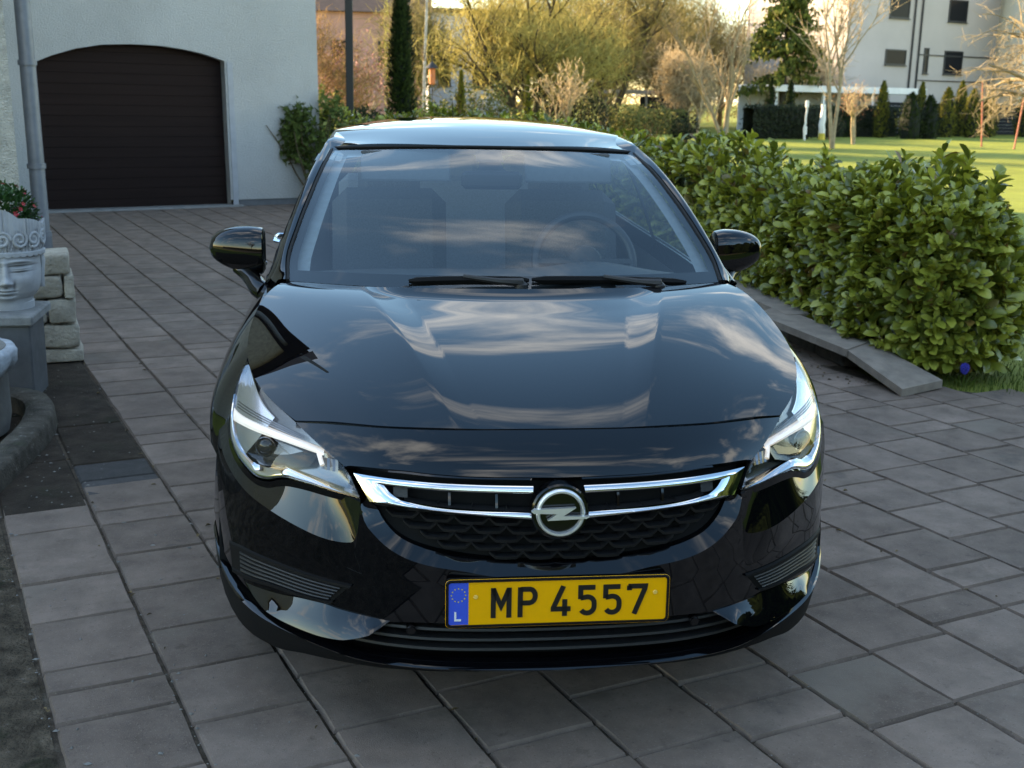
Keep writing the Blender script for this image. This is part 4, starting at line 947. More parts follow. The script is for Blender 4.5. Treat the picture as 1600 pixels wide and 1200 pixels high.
# plinth: slab on two blocks
pl = empty('stone_plinth', (-2.41, 3.74, 0), 0, 'grey concrete slab on block legs carrying the stone head planter', 'plinth')
b = MB(); b.bbox((-.12, .06, .430), .37, .24, .026, .008, Matrix.Rotation(.06, 4, 'Z')); 
o = b.build('top_slab', conc, pl, smooth=False)
for x in (.145, -.40):
    b = MB(); b.bbox((x, .02, .202), .085, .17, .202, .008, Matrix.Rotation(.06, 4, 'Z')); b.build('leg', conc_d, pl, smooth=False)
# fountain basin with ornamental bowl and curved kerb
fb = empty('stone_fountain', (-2.42, 2.55, 0), 0, 'old stone fountain basin with pale carved rim and mossy curved kerb', 'fountain')
kerb_m = noisy(mat('mossy_kerb', (.095, .083, .068), .95, 0, .2), 12, .5, 1.4, .9, 90, spots=[(24, .60, (.30, .29, .27), .7), (7, .56, (.06, .065, .04), .7)], dist=.012)
R1_, R0_ = .50, .37
b = MB(); rr = random.Random(5)
sgp = lambda v, e: math.copysign(abs(v)**e, v)
b.grid([[(r*sgp(math.cos(a), .7)*(1+.012*mnoise.noise(Vector((a*4, r*9, 0)))), (r+.55)*sgp(math.sin(a), .7), z+.006*mnoise.noise(Vector((a*9, r*20, 3)))) for a in np.linspace(-1.55, 1.55, 60)] for r, z in ((R1_+.01, -.02), (R1_, .07), (R1_-.012, .088), (R1_-.06, .093), (R0_+.02, .09), (R0_, .075), (R0_, -.02))], flip=True)
b.build('kerb', kerb_m, fb, sharp=50)
b = MB(); b.lathe([(.0, .02), (.32, .02), (.335, .1), (.33, .36), (.345, .40), (.33, .42), (0, .42)], 48, Matrix.Translation((-.03, .42, 0))); b.build('drum', noisy(mat('drum_stone', (.20, .19, .175), .9), 5, .75, 1.2, .5, 90, spots=[(3, .58, (.11, .115, .10), .6)]), fb, sharp=45)
b = MB(); rows = []
for r, z in ((.30, .30), (.345, .335), (.368, .375), (.372, .40), (.36, .415), (.30, .418), (.28, .40)):
    rows.append([(-.03+(r+.010*abs(math.sin(8*a))*(1 if r > .33 else 0))*math.cos(a), .42+(r+.010*abs(math.sin(8*a))*(1 if r > .33 else 0))*math.sin(a), z-.035*abs(math.sin(4*a))*(1 if z < .38 else 0)) for a in np.linspace(0, 2*math.pi, 129)[:-1]])
b.grid(rows, closed=True); b.build('carved_rim', noisy(mat('pale_carved_stone', (.42, .46, .50), .8), 16, .7, 1.2, .8, 60, dist=.01), fb, sharp=60)
# ---- head-shaped planter
hd = empty('head_planter', (-2.345, 3.86, .456), math.radians(16), 'weathered grey stone planter shaped like a serene crowned head', 'planter')
def head():
    b = MB(); NA, NZ = 220, 150; rows = []
    prof = pchip([0, .03, .048, .062, .085, .12, .17, .24, .31, .36], [.122, .126, .132, .146, .163, .173, .177, .176, .172, .172])
    for i in range(NZ):
        z = .36*i/(NZ-1); r = []
        for k in range(NA):
            a = 2*math.pi*k/NA; X, Y = math.sin(a), -math.cos(a)          # face looks to -Y
            R = prof(z); x, y = R*.93*X, R*1.02*Y
            f = max(0, -Y); 
            G = lambda cx, cz, sx, sz: math.exp(-(((x-cx)/sx)**2+((z-cz)/sz)**2)) if f > .1 else 0
            d = 0
            d += .044*G(0, .131, .021, .015)+.030*G(0, .168, .013, .042)+.016*G(.022, .124, .010, .008)+.016*G(-.022, .124, .010, .008)        # nose
            for e in (-1, 1):
                d += -.030*G(e*.068, .187, .046, .022)+.036*G(e*.070, .184, .034, .0125)-.008*G(e*.070, .1725, .036, .0028)-.011*G(e*.070, .1975, .040, .0030)+.008*G(e*.070, .204, .042, .0045)
                d += .017*math.exp(-(((x-e*.066)/.050)**2+((z-.219+1.6*(abs(x)-.06)**2)/.0075)**2))*(f > .2)-.010*G(e*.070, .1835, .030, .0012)
                d += .012*G(e*.088, .135, .04, .035)-.010*G(e*.038, .108, .010, .022)
            d += .016*G(0, .096, .032, .0062)+.018*G(0, .0825, .026, .0065)-.016*G(0, .0892, .036, .0022)-.009*G(0, .109, .008, .008)-.010*G(0, .071, .03, .005)+.018*G(0, .058, .035, .012)   # lips, chin
            r.append((x+X*d, y+Y*d, z))
        rows.append(r)
    b.grid(rows, closed=True); b.add([(0, 0, .36)], [])
    return b
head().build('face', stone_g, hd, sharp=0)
for e in (-1, 1):                                           # long ears
    b = MB(); rows = []
    for z, w, t in ((.085, .012, .012), (.10, .020, .016), (.13, .022, .017), (.16, .020, .014), (.20, .026, .015), (.235, .028, .016), (.26, .018, .012)):
        rows.append([(e*(.165+t*math.cos(a)+.006*math.sin(z*40)), .005+w*math.sin(a), z) for a in np.linspace(0, 2*math.pi, 13)[:-1]])
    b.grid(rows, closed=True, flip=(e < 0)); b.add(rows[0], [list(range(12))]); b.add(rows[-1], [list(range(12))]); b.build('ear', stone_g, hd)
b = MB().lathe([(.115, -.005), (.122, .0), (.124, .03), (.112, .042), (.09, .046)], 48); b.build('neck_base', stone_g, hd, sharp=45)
b = MB(); rows = []; CZ = -.022                            # tall scrolled crown with scalloped lower band and stepped top
for j, (r, z0) in enumerate(((.176, .262), (.188, .264), (.190, .276), (.181, .282), (.182, .295), (.187, .33), (.192, .365), (.196, .392), (.180, .396), (.165, .38))):
    row = []
    for k in range(192):
        a = 2*math.pi*k/192; sc_ = .006*abs(math.sin(a*16)) if j <= 2 else 0
        relief = 0
        if 4 <= j <= 6: relief = .009*mnoise.noise(Vector((math.sin(a)*11, z0*26+2.5*math.sin(a*6), math.cos(a)*11)))+.006*math.sin(a*22+z0*60*math.sin(a*5))
        top = (.034*max(0, math.cos(a*1.0))**6*1.0+.012*abs(math.cos(a*4))) if j >= 7 else 0
        top += .5*top if j == 7 else 0
        row.append(((r+relief)*math.sin(a), -(r+relief)*math.cos(a), z0+CZ-sc_*(1 if j < 2 else 0)+top))
    rows.append(row)
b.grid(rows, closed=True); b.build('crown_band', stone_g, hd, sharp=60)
b = MB()
for e in range(7):                                         # scroll volutes on the crown
    a0 = -1.2+e*.4
    pts = []
    for t in np.linspace(0, 1, 26):
        rr_ = .034*(1-t)**.8+.003; th_ = t*11+e*2.1; aa = a0+rr_*math.cos(th_)/.185*(1 if e % 2 else -1); z = .311+rr_*math.sin(th_)*.95
        pts.append((.192*math.sin(aa), -.192*math.cos(aa), z))
    b.tube(pts, [.0075]*20+[.006, .005, .004, .004, .003, .003], 6)
for k in range(34):
    a = -1.5+3.0*k/33; b.tube([(.187*math.sin(a), -.187*math.cos(a), .280), (.193*math.sin(a+.03*math.sin(k)), -.193*math.cos(a), .353)], [.0035, .002], 5)
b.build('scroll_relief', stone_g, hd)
MB().lathe([(0, .375), (.17, .375)], 30).build('soil', mat('potting_soil', (.02, .014, .01), .95), hd)
hd.scale = (1.07, 1.07, 1.2)
# red flowering plant in the head
fp = empty('flowering_plant', (-2.345, 3.88, .90), 0, 'leafy green plant with small red flowers growing from the stone head', 'plant')
gleaf = noisy(mat('bedding_leaf', (.028, .085, .022), .5, 0, .4), 40, .6, 1.4); redm = noisy(mat('red_petal', (.42, .018, .028), .6), 60, .7, 1.3)
rr = random.Random(21); b = MB()
def leaf_geo(L, W, fold=.25):
    return [(0, 0, 0), (-W*.42, L*.3, W*fold), (0, L*.3, 0), (W*.42, L*.3, W*fold), (-W*.5, L*.65, W*fold*.9), (0, L*.65, -.02*L), (W*.5, L*.65, W*fold*.9), (0, L, -.06*L)], [[0, 2, 1], [0, 3, 2], [1, 2, 5, 4], [2, 3, 6, 5], [4, 5, 7], [5, 6, 7]]
def dome_pt(rr, R):
    a = rr.uniform(0, 6.283); t = math.acos(rr.uniform(-.15, 1)); n = Vector((math.sin(t)*math.cos(a), math.sin(t)*math.sin(a), math.cos(t))); return n
for i in range(1500):
    n = dome_pt(rr, 1); p = Vector((n.x*.185, n.y*.185, n.z*.20))*rr.uniform(.6, 1.02); q = (n+Vector((rr.uniform(-.7, .7), rr.uniform(-.7, .7), rr.uniform(-.3, .7)))).to_track_quat('Y', 'Z').to_matrix().to_4x4()
    V, Fc = leaf_geo(rr.uniform(.02, .034), rr.uniform(.012, .02)); M = Matrix.Translation(p) @ q; b.add([M @ Vector(v) for v in V], Fc)
lv = b.build('leaves', gleaf, fp); lv['kind'] = 'stuff'
for i in range(60):
    n = dome_pt(rr, 1); p = Vector((n.x*.19, n.y*.19, n.z*.205)); q = n.to_track_quat('Z', 'Y').to_matrix().to_4x4(); b = MB(); M = Matrix.Translation(p) @ q; r = rr.uniform(.012, .018)
    for k in range(5):
        a = 6.283*k/5+i; V = [(0, 0, 0), (r*.7*math.cos(a-.5), r*.7*math.sin(a-.5), .004), (r*1.1*math.cos(a), r*1.1*math.sin(a), .002+rr.uniform(0, .006)), (r*.7*math.cos(a+.5), r*.7*math.sin(a+.5), .004)]
        b.add([M @ Vector(v) for v in V], [[0, 1, 2, 3]])
    b.build('flower', redm, fp, smooth=False)
# ================================================================ right: coping wall and hedge
cw = empty('retaining_wall', (2.45, 4.2, 0), 0, 'low dark garden wall with flat grey coping slabs below the laurel hedge', 'wall')
cop_m = noisy(mat('coping_concrete', (.27, .222, .183), .9, 0, .3), 8, .72, 1.2, .6, 120, spots=[(20, .64, (.28, .27, .25), .5), (5, .62, (.10, .10, .075), .5)], dist=.006, rnd=.05)
def CWp(x, y, z=0): return (x-2.45, y-4.2, z)
def prism(b, quad, th):
    V = [Vector(p) for p in quad]; V2 = [v-Vector((0, 0, th)) for v in V]; n = len(V)
    b.add(V+V2, [list(range(n))]+[[i, i+n, (i+1) % n+n, (i+1) % n] for i in range(n)]+[list(range(n, 2*n))[::-1]])
for quad in ([CWp(2.365, 4.047, 0.165), CWp(2.615, 4.289, 0.165), CWp(2.812, 3.708, 0.055), CWp(2.497, 3.545, 0.045)], [CWp(2.159, 5.155, 0.185), CWp(2.404, 5.407, 0.185), CWp(2.604, 4.264, 0.170), CWp(2.356, 4.024, 0.170)]):
    b = MB(); prism(b, quad, .045); b.build('coping_slab', cop_m, cw, smooth=False)
wallm = noisy(mat('wall_base_stone', (.075, .066, .06), .95), 9, .6, 1.3, .8, 60, rnd=.15)
pathc = [(2.47, 3.80), (2.42, 4.30), (2.36, 5.1), (2.30, 6.2), (2.1, 7.6), (1.75, 9.2), (1.2, 11.0), (.55, 13.0), (-.25, 15.0)]
for i in range(1, len(pathc)-1):
    a, c = Vector(pathc[i]), Vector(pathc[i+1]); d = (c-a); L = d.length; nb_ = max(1, round(L/.45))
    for k in range(nb_):
        b = MB(); m0 = a+d*(k+.5)/nb_; ang = math.atan2(d.y, d.x); b.bbox((0, 0, 0), L/nb_/2-.006, .07, .07, .01); o = b.build('block', wallm, cw, smooth=False); o.location = (m0.x+.10-2.45, m0.y-4.2, .068); o.rotation_euler = (0, 0, ang)
    if i >= 2:
        n_ = Vector((d.y, -d.x)).normalized()*.26
        b = MB(); prism(b, [CWp(*(a), z=.185), CWp(*c, z=.185), CWp(*(c+n_), z=.187), CWp(*(a+n_), z=.187)], .045); o = b.build('coping_slab', cop_m, cw, smooth=False)
# hedge
leaf_m = mat('laurel_leaf', (.05, .09, .016), .30, 0, .6)
t = leaf_m.node_tree; bs = t.nodes['Principled BSDF']; ge_ = t.nodes.new('ShaderNodeNewGeometry'); oi = t.nodes.new('ShaderNodeObjectInfo'); ad = t.nodes.new('ShaderNodeMath'); ad.operation = 'ADD'; fr_ = t.nodes.new('ShaderNodeMath'); fr_.operation = 'FRACT'
t.links.new(ge_.outputs['Random Per Island'], ad.inputs[0]); t.links.new(oi.outputs['Random'], ad.inputs[1]); t.links.new(ad.outputs[0], fr_.inputs[0])
rp = t.nodes.new('ShaderNodeValToRGB'); t.links.new(fr_.outputs[0], rp.inputs[0]); els = rp.color_ramp.elements
els[0].position = 0; els[0].color = (.066, .086, .014, 1); els[1].position = 1; els[1].color = (.48, .48, .09, 1)
for pos, col in ((.35, (.165, .188, .027)), (.70, (.335, .345, .05)), (.955, (.43, .43, .08)), (.965, (.20, .12, .03)), (.985, (.16, .09, .03)), (.99, (.13, .16, .03))):
    e = els.new(pos); e.color = (*col, 1)
t.links.new(rp.outputs[0], bs.inputs['Base Color']); tl = t.nodes.new('ShaderNodeBsdfTranslucent'); ms_ = t.nodes.new('ShaderNodeMixShader'); ms_.inputs[0].default_value = .13; vv_ = t.nodes.new('ShaderNodeVectorMath'); vv_.operation = 'MULTIPLY'; vv_.inputs[1].default_value = (1.7, 1.6, .9); t.links.new(rp.outputs[0], vv_.inputs[0]); t.links.new(vv_.outputs[0], tl.inputs[0]); t.links.new(bs.outputs[0], ms_.inputs[1]); t.links.new(tl.outputs[0], ms_.inputs[2]); t.links.new(ms_.outputs[0], t.nodes['Material Output'].inputs[0])
hedge = empty('laurel_hedge', (3.1, 4.6, 0), 0, 'long glossy green laurel hedge along the right of the drive', 'hedge')
HP = [(3.05, 4.32), (3.06, 4.9), (3.05, 5.8), (2.98, 7.0), (2.72, 8.8), (2.25, 10.8), (1.55, 12.8), (.75, 14.4), (-.2, 15.3), (-1.02, 15.55)]
hp = crv(HP, 240); hs = np.concatenate([[0], np.cumsum(np.linalg.norm(np.diff(np.array(hp), axis=0), axis=1))])
rr = random.Random(31); HL = hs[-1]
def hedge_at(s):
    i = min(int(np.searchsorted(hs, s)), 239); a = hp[max(i-1, 0)]; c = hp[i] if i else hp[1]; d = Vector((c[0]-a[0], c[1]-a[1])).normalized(); return Vector((c[0], c[1], 0)), d
shoots = []
def hull(s, th):
    """th 0..1 round the cross-section from the foot on the drive side over the top to the far foot"""
    c, d = hedge_at(max(0, min(HL, s))); nrm = Vector((-d.y, d.x, 0))           # towards the drive
    wN = .50 if s < 4 else .46; Hh = 1.15-.13*max(0, 1-s/4.5)+.05*math.sin(s*1.9)+.13*mnoise.noise(Vector((s*.9, 0, 0)))+.06*mnoise.noise(Vector((s*3.1, 2, 0)))+.17*min(1, max(0, (s-6)/3))+.10*max(0, 1-abs(s-3.5)/4)*0
    a = math.pi*th; ca, sa = math.cos(a), math.sin(a)
    px_ = wN*math.copysign(abs(ca)**.55, ca); pz = .10+(Hh-.10)*abs(sa)**.62
    bul = 1+.16*mnoise.noise(Vector((s*2.1, th*5, 1)))
    fwd = 0
    if s < 0: fwd = 1
    p = c+nrm*px_*bul+Vector((0, 0, pz*(1+.06*mnoise.noise(Vector((s*2.7, th*4, 7))))))
    nn_ = (nrm*ca*.9+Vector((0, 0, 1))*(sa*.8+.25))
    return p, nn_.normalized()
def end_cap(phi, th):
    c, d = hedge_at(0); nrm = Vector((-d.y, d.x, 0)); a = math.pi/2*th
    q = (nrm*math.cos(phi)-Vector((d.x, d.y, 0))*math.sin(phi)); r = .45*math.cos(a)**.5*(1+.15*mnoise.noise(Vector((phi*2, th*4, 3))))
    p = c+q*r+Vector((0, 0, .10+.90*math.sin(a)**.7)); return p, (q*math.cos(a)+Vector((0, 0, math.sin(a)*.7+.25))).normalized()
s = 0
def low_th(e): return math.asin(rr.random()**(1/e))/math.pi
for i in range(4300):
    if i < 700: p, n_ = end_cap(rr.uniform(0, math.pi), 2*low_th(.7) if rr.random() < .7 else rr.random())
    else:
        s = HL*rr.random()**1.9; p, n_ = hull(s, low_th(.62) if rr.random() < .5 else rr.uniform(.0, .97))
    dep = rr.choices([0, .06, .14, .25], [.52, .22, .16, .10])[0]; p = p-n_*dep*rr.uniform(.6, 1.2)
    if p.z < .05: p.z = rr.uniform(.05, .2)
    shoots.append((p, n_, dep))
for (y, x, hh) in ((4.45, 3.02, .30), (4.62, 3.28, .27), (4.95, 2.95, .20), (5.3, 3.15, .22), (6.3, 3.0, .20), (5.7, 2.8, .17), (7.4, 2.95, .2), (8.6, 2.7, .22), (4.3, 3.3, .16), (4.2, 2.9, .14), (6.9, 2.7, .16)):
    tl_ = Vector((rr.uniform(-.2, .2), rr.uniform(-.2, .2), 1)).normalized(); zb = 1.0
    for k in range(5): shoots.append((Vector((x, y, zb))+tl_*hh*(k+1)/5, (tl_+Vector((rr.uniform(-.2, .2), rr.uniform(-.2, .2), 0))).normalized(), 0))
leaves = []
for p, n_, dep in shoots:
    ax = (n_+Vector((rr.uniform(-.45, .45), rr.uniform(-.45, .45), rr.uniform(-.1, .6)))).normalized(); q = ax.to_track_quat('Z', 'Y').to_matrix().to_4x4(); nl = rr.choice((5, 6, 7, 8)); a0 = rr.uniform(0, 6.28)
    for k in range(nl):
        el = math.radians(rr.uniform(15, 35)+ (k/nl)*48); M = Matrix.Translation(p-ax*.016*(nl-k)+ax*.04) @ q @ Matrix.Rotation(a0+k*2.4, 4, 'Z') @ Matrix.Rotation(el, 4, 'X') @ Matrix.Rotation(rr.uniform(-.35, .35), 4, 'Y')
        L = rr.uniform(.065, .145)*(1 if k < nl-2 else .7)
        leaves.append((M @ Matrix.Scale(L/.1, 4), dep, p))
def laurel_leaf(L, W, fold):
    rows_ = ((.22, .30), (.52, .47), (.80, .44)); V = [(0, 0, 0)]; F_ = []
    for t_, w_ in rows_: V += [(-W*w_, L*t_, W*fold*w_*2-.10*L*t_*t_), (0, L*t_, -.10*L*t_*t_), (W*w_, L*t_, W*fold*w_*2-.10*L*t_*t_)]
    V += [(-W*.16, L*.97, -.085*L), (0, L, -.11*L), (W*.16, L*.97, -.085*L)]
    F_ += [[0, 2, 1], [0, 3, 2]]
    for i in range(3): a = 1+3*i; F_ += [[a, a+1, a+4, a+3], [a+1, a+2, a+5, a+4]]
    return V, F_
LV, LF = laurel_leaf(.1, .05, .22)
lm = bpy.data.meshes.new('leaf'); lm.from_pydata(LV, [], LF); lm.materials.append(leaf_m); lm.polygons.foreach_set('use_smooth', [True]*len(lm.polygons)); lm.update()
def lscore(t):
    x, y, w = cam_px(t[2]); toward = t[0].to_3x3() @ Vector((0, 0, 1)); face = abs(toward.normalized().dot((CAM-t[2]).normalized())); 
    return (w+t[1]*30-face*2.2-t[0].to_scale()[0]*1.2) if (900 < x < 1640) else 99
order = sorted(range(len(leaves)), key=lambda i: lscore(leaves[i])); hm_ = Matrix.Translation(-Vector(hedge.location)); big = set(order[:298])
b = MB()
for i, (M, dep, p) in enumerate(leaves):
    if i in big:
        o = bpy.data.objects.new('leaf', lm); COL.objects.link(o); o.parent = hedge; o.matrix_basis = hm_ @ M
    else:
        MM = hm_ @ M; b.add([MM @ Vector(v) for v in LV], LF)
lo = b.build('leaves', leaf_m, hedge, sharp=0); lo['kind'] = 'stuff'
# shaded inner growth and stems
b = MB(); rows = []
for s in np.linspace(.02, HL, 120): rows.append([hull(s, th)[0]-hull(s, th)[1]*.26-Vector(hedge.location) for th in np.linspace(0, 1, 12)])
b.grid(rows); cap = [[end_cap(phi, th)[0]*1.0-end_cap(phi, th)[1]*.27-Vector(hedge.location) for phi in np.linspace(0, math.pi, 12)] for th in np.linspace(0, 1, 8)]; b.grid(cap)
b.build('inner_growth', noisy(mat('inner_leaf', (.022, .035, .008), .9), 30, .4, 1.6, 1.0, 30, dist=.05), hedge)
b = MB()
for i in range(150):
    s = HL*rr.random()**1.8; p, n_ = hull(s, rr.uniform(.05, .9)); c, d = hedge_at(s); p0 = Vector((c.x+rr.uniform(-.2, .2), c.y+rr.uniform(-.2, .2), 0)); b.tube([p0-Vector(hedge.location), (p0.lerp(p, .6)+Vector((0, 0, .1)))-Vector(hedge.location), p-n_*.05-Vector(hedge.location)], [.011, .008, .004], 4)
b.build('stems', mat('hedge_bark', (.07, .05, .03), .9), hedge)
# grass tufts and blue flowers at the hedge foot
gb_m = mat('grass_blade', (.07, .13, .022), .6, 0, .3)
t = gb_m.node_tree; g2 = t.nodes.new('ShaderNodeNewGeometry'); r2 = t.nodes.new('ShaderNodeValToRGB'); r2.color_ramp.elements[0].color = (.035, .075, .008, 1); r2.color_ramp.elements[1].color = (.10, .13, .02, 1); t.links.new(g2.outputs['Random Per Island'], r2.inputs[0]); t.links.new(r2.outputs[0], t.nodes['Principled BSDF'].inputs['Base Color'])
b = MB(); rr = random.Random(77)
for i in range(26000):
    x = 2.7+rr.random()**1.3*6; y = 3.4+rr.random()**1.5*9-.35*(x-2.7)*.6
    if inside((x, y)): continue
    h = rr.uniform(.02, .055)*(1.6 if abs(x-3.1) < .5 and y < 4.6 else 1); a = rr.uniform(0, 6.28); w = .0028; lx_, ly_ = rr.gauss(0, .016), rr.gauss(0, .016)
    b.add([(x-w*math.cos(a), y-w*math.sin(a), -.03), (x+w*math.cos(a), y+w*math.sin(a), -.03), (x+lx_, y+ly_, -.03+h)], [[0, 1, 2]])
gr = b.build('grass', gb_m, None, smooth=False); tag(gr, kind='stuff')
blue = noisy(mat('blue_petal', (.045, .055, .42), .6), 80, .7, 1.3)
for (x, y, s_, lab) in ((3.02, 3.86, 1.0, 'deep blue spiked spring flower by the end of the coping slab'), (3.62, 4.0, .6, 'small blue flower alone in the grass right of the hedge')):
    f = empty('blue_flower', (x, y, -.03), 0, lab, 'flower'); b = MB(); b.tube([(0, 0, 0), (.005, 0, .11*s_)], .003, 5)
    for k in range(6):
        a = k*1.05; V, Fc = leaf_geo(.13*s_, .008); M = Matrix.Rotation(a, 4, 'Z') @ Matrix.Rotation(.7, 4, 'X'); b.add([M @ Vector(v) for v in V], Fc)
    b.build('stem', gb_m, f); b = MB()
    for k in range(46):
        z = (.085+.06*k/46)*s_; r = .019*s_*math.sin(math.pi*(.15+.8*(1-k/46)))+.003; a = k*2.4; b.lathe([(0, -.006), (.006*s_+.001, -.002), (.006*s_+.001, .003), (0, .006)], 6, Matrix.Translation((r*math.cos(a), r*math.sin(a), z)))
    b.build('flower_head', blue, f)

# fallen leaf scraps at the hedge foot, along the slabs and in the joints
lit_m = mat('dry_leaf', (.14, .09, .045), .85, 0, .2); t = lit_m.node_tree; g3 = t.nodes.new('ShaderNodeNewGeometry'); r3 = t.nodes.new('ShaderNodeValToRGB'); r3.color_ramp.elements[0].color = (.06, .04, .022, 1); r3.color_ramp.elements[1].color = (.24, .17, .09, 1); t.links.new(g3.outputs['Random Per Island'], r3.inputs[0]); t.links.new(r3.outputs[0], t.nodes['Principled BSDF'].inputs['Base Color'])
b = MB(); rr = random.Random(404)
for i in range(230):
    if i < 120: k = rr.randrange(len(pathc)-5); a_, c_ = Vector(pathc[k]), Vector(pathc[k+1]); q = a_.lerp(c_, rr.random())+Vector((-abs(rr.gauss(0, .16))-.02, 0)); z = .004
    elif i < 165: q = Vector((rr.uniform(2.45, 2.75), rr.uniform(3.7, 5.4))); z = .19 if q.y > 4.2 else .005; z = .004 if q.x < 2.4 else z
    else: w_ = UV(rr.uniform(-5, .3), rr.choice([-1.08, -.755, -.4375, -.12, 1.15, 1.785, 2.1])+rr.gauss(0, .02)); q = Vector((w_.x, w_.y)); z = .004
    V, Fc = leaf_geo(rr.uniform(.008, .03), rr.uniform(.005, .014), .5); M = Matrix.Translation((q.x, q.y, z)) @ Matrix.Rotation(rr.uniform(0, 6.28), 4, 'Z') @ Matrix.Rotation(rr.uniform(-.2, .3), 4, 'X'); b.add([M @ Vector(v) for v in V], Fc)
lo = b.build('leaf_litter', lit_m, None, sharp=0); tag(lo, kind='stuff')
# ================================================================ background garden and houses
def bark(name, col, lo=.7, hi=1.3): return noisy(mat(name, col, .9, 0, .2), 6, lo, hi, .5, 40)
bark_pale = bark('pale_bark', (.33, .255, .165)); bark_dark = bark('dark_bark', (.050, .040, .028)); bark_mid = bark('brown_bark', (.16, .115, .07))
def twig_mat(name, c0, c1):
    m = mat(name, c0, .85, 0, .2); t = m.node_tree; g2 = t.nodes.new('ShaderNodeNewGeometry'); r2 = t.nodes.new('ShaderNodeValToRGB'); r2.color_ramp.elements[0].color = (*c0, 1); r2.color_ramp.elements[1].color = (*c1, 1)
    t.links.new(g2.outputs['Random Per Island'], r2.inputs[0]); t.links.new(r2.outputs[0], t.nodes['Principled BSDF'].inputs['Base Color']); return m
tw_yellow = twig_mat('yellow_shoots', (.26, .21, .06), (.48, .40, .13)); tw_olive = twig_mat('olive_twigs', (.13, .11, .04), (.26, .21, .08)); tw_brown = twig_mat('brown_twigs', (.15, .105, .06), (.30, .215, .12)); tw_pale = twig_mat('pale_twigs', (.34, .25, .15), (.50, .39, .24))
bud_pink = twig_mat('pink_blossom', (.34, .15, .14), (.50, .27, .25)); leaf_yg = twig_mat('spring_leaf', (.10, .13, .025), (.26, .27, .05)); con_yg = twig_mat('conifer_yellow', (.075, .085, .014), (.20, .19, .04)); con_dk = twig_mat('conifer_dark', (.010, .022, .008), (.030, .052, .014)); cedar_m = twig_mat('evergreen_spray', (.022, .040, .008), (.15, .16, .03))
hedge_dk = twig_mat('dark_hedge_leaf', (.008, .014, .006), (.022, .032, .011)); olive_leaf = twig_mat('olive_leaf', (.06, .07, .018), (.16, .15, .045))
def strand(b, p, q, r0, r1):
    d = (q-p); 
    if d.length < 1e-5: return
    a = d.orthogonal().normalized(); c = a.cross(d.normalized())
    V = [p+(a*math.cos(k*2.094)+c*math.sin(k*2.094))*r0 for k in range(3)]+[q+(a*math.cos(k*2.094)+c*math.sin(k*2.094))*r1 for k in range(3)]
    b.add(V, [[0, 1, 4, 3], [1, 2, 5, 4], [2, 0, 3, 5]])
def limb(b, p, d, L, r, rr, bend=.25, n=5, droop=0., taper=.45):
    pts = [Vector(p)]; d = Vector(d).normalized()
    for i in range(n):
        d = (d+Vector((rr.gauss(0, bend), rr.gauss(0, bend), rr.gauss(0, bend)*.7-droop*(i+1)/n))*(1/n**.5)).normalized(); pts.append(pts[-1]+d*L/n)
    b.tube(pts, [r*(1-(1-taper)*i/n) for i in range(n+1)], 6 if r > .03 else 4, caps=False); return pts, d
def bare_tree(name, label, loc, stems, h, rr, mb, tm, group=None, spread=.6, levels=3, twigs=500, twig_len=.5, droop=0., r0=.09, tr=.006, cat='tree', fork=.35, up_=.55, extra=None, kids=(4, 6)):
    t = empty(name, (loc[0], loc[1], loc[2] if len(loc) > 2 else -.03), 0, label, cat, group); bt, bb, bw = MB(), MB(), MB(); tips = []
    def grow(p, d, L, r, lev):
        pts, dd = limb(bt if lev == 0 else bb, p, d, L, r, rr, .22 if lev else .10, 6 if lev == 0 else 4, droop if lev > 1 else 0)
        if lev >= levels: tips.extend((q, dd, r) for q in pts[1:]); return
        nk = rr.randint(*kids)
        for k in range(nk):
            f = rr.uniform(fork if lev == 0 else .3, 1); i = min(int(f*(len(pts)-1)), len(pts)-2); q = pts[i].lerp(pts[i+1], f*(len(pts)-1)-i); a = rr.uniform(0, 6.283)
            nd = (dd*(1-spread)+Vector((math.cos(a), math.sin(a), 0))*spread+Vector((0, 0, up_*rr.uniform(.3, 1)))).normalized(); grow(q, nd, L*rr.uniform(.5, .75), r*(.55 if lev else .6)*(1-.3*f), lev+1)
        grow(pts[-1], dd, L*.6, r*.45, lev+1)
    for (d, L, r) in stems: grow(Vector((0, 0, 0)), d, L, r, 0)
    for i in range(twigs):
        q, dd, r = rr.choice(tips); a = Vector((rr.gauss(0, 1), rr.gauss(0, 1), rr.gauss(.5, .6)-droop*2)).normalized(); e = q+(dd*.5+a).normalized()*twig_len*rr.uniform(.4, 1.2); m_ = q.lerp(e, .5)+Vector((0, 0, -.08*droop+rr.uniform(-.03, .03)))
        strand(bw, q, m_, tr, tr*.8); strand(bw, m_, e, tr*.8, tr*.4)
    bt.build('trunk', mb, t); 
    if bb.V: bb.build('branches', mb, t)
    if bw.V: w = bw.build('twigs', tm, t, sharp=0); w['kind'] = 'stuff'
    if extra: extra(t, tips)
    return t
def leafcloud(b, pts, n, size, rr, jit=.2):
    for i in range(n):
        p = Vector(rr.choice(pts))+Vector((rr.gauss(0, jit), rr.gauss(0, jit), rr.gauss(0, jit))); a = Vector((rr.gauss(0, 1), rr.gauss(0, 1), rr.gauss(0, 1))).normalized(); c = a.orthogonal().normalized(); d = a.cross(c); s = size*rr.uniform(.5, 1.3)
        b.add([p-c*s*.5, p+d*s*.3, p+c*s*.6, p-d*s*.3], [[0, 1, 2, 3]])
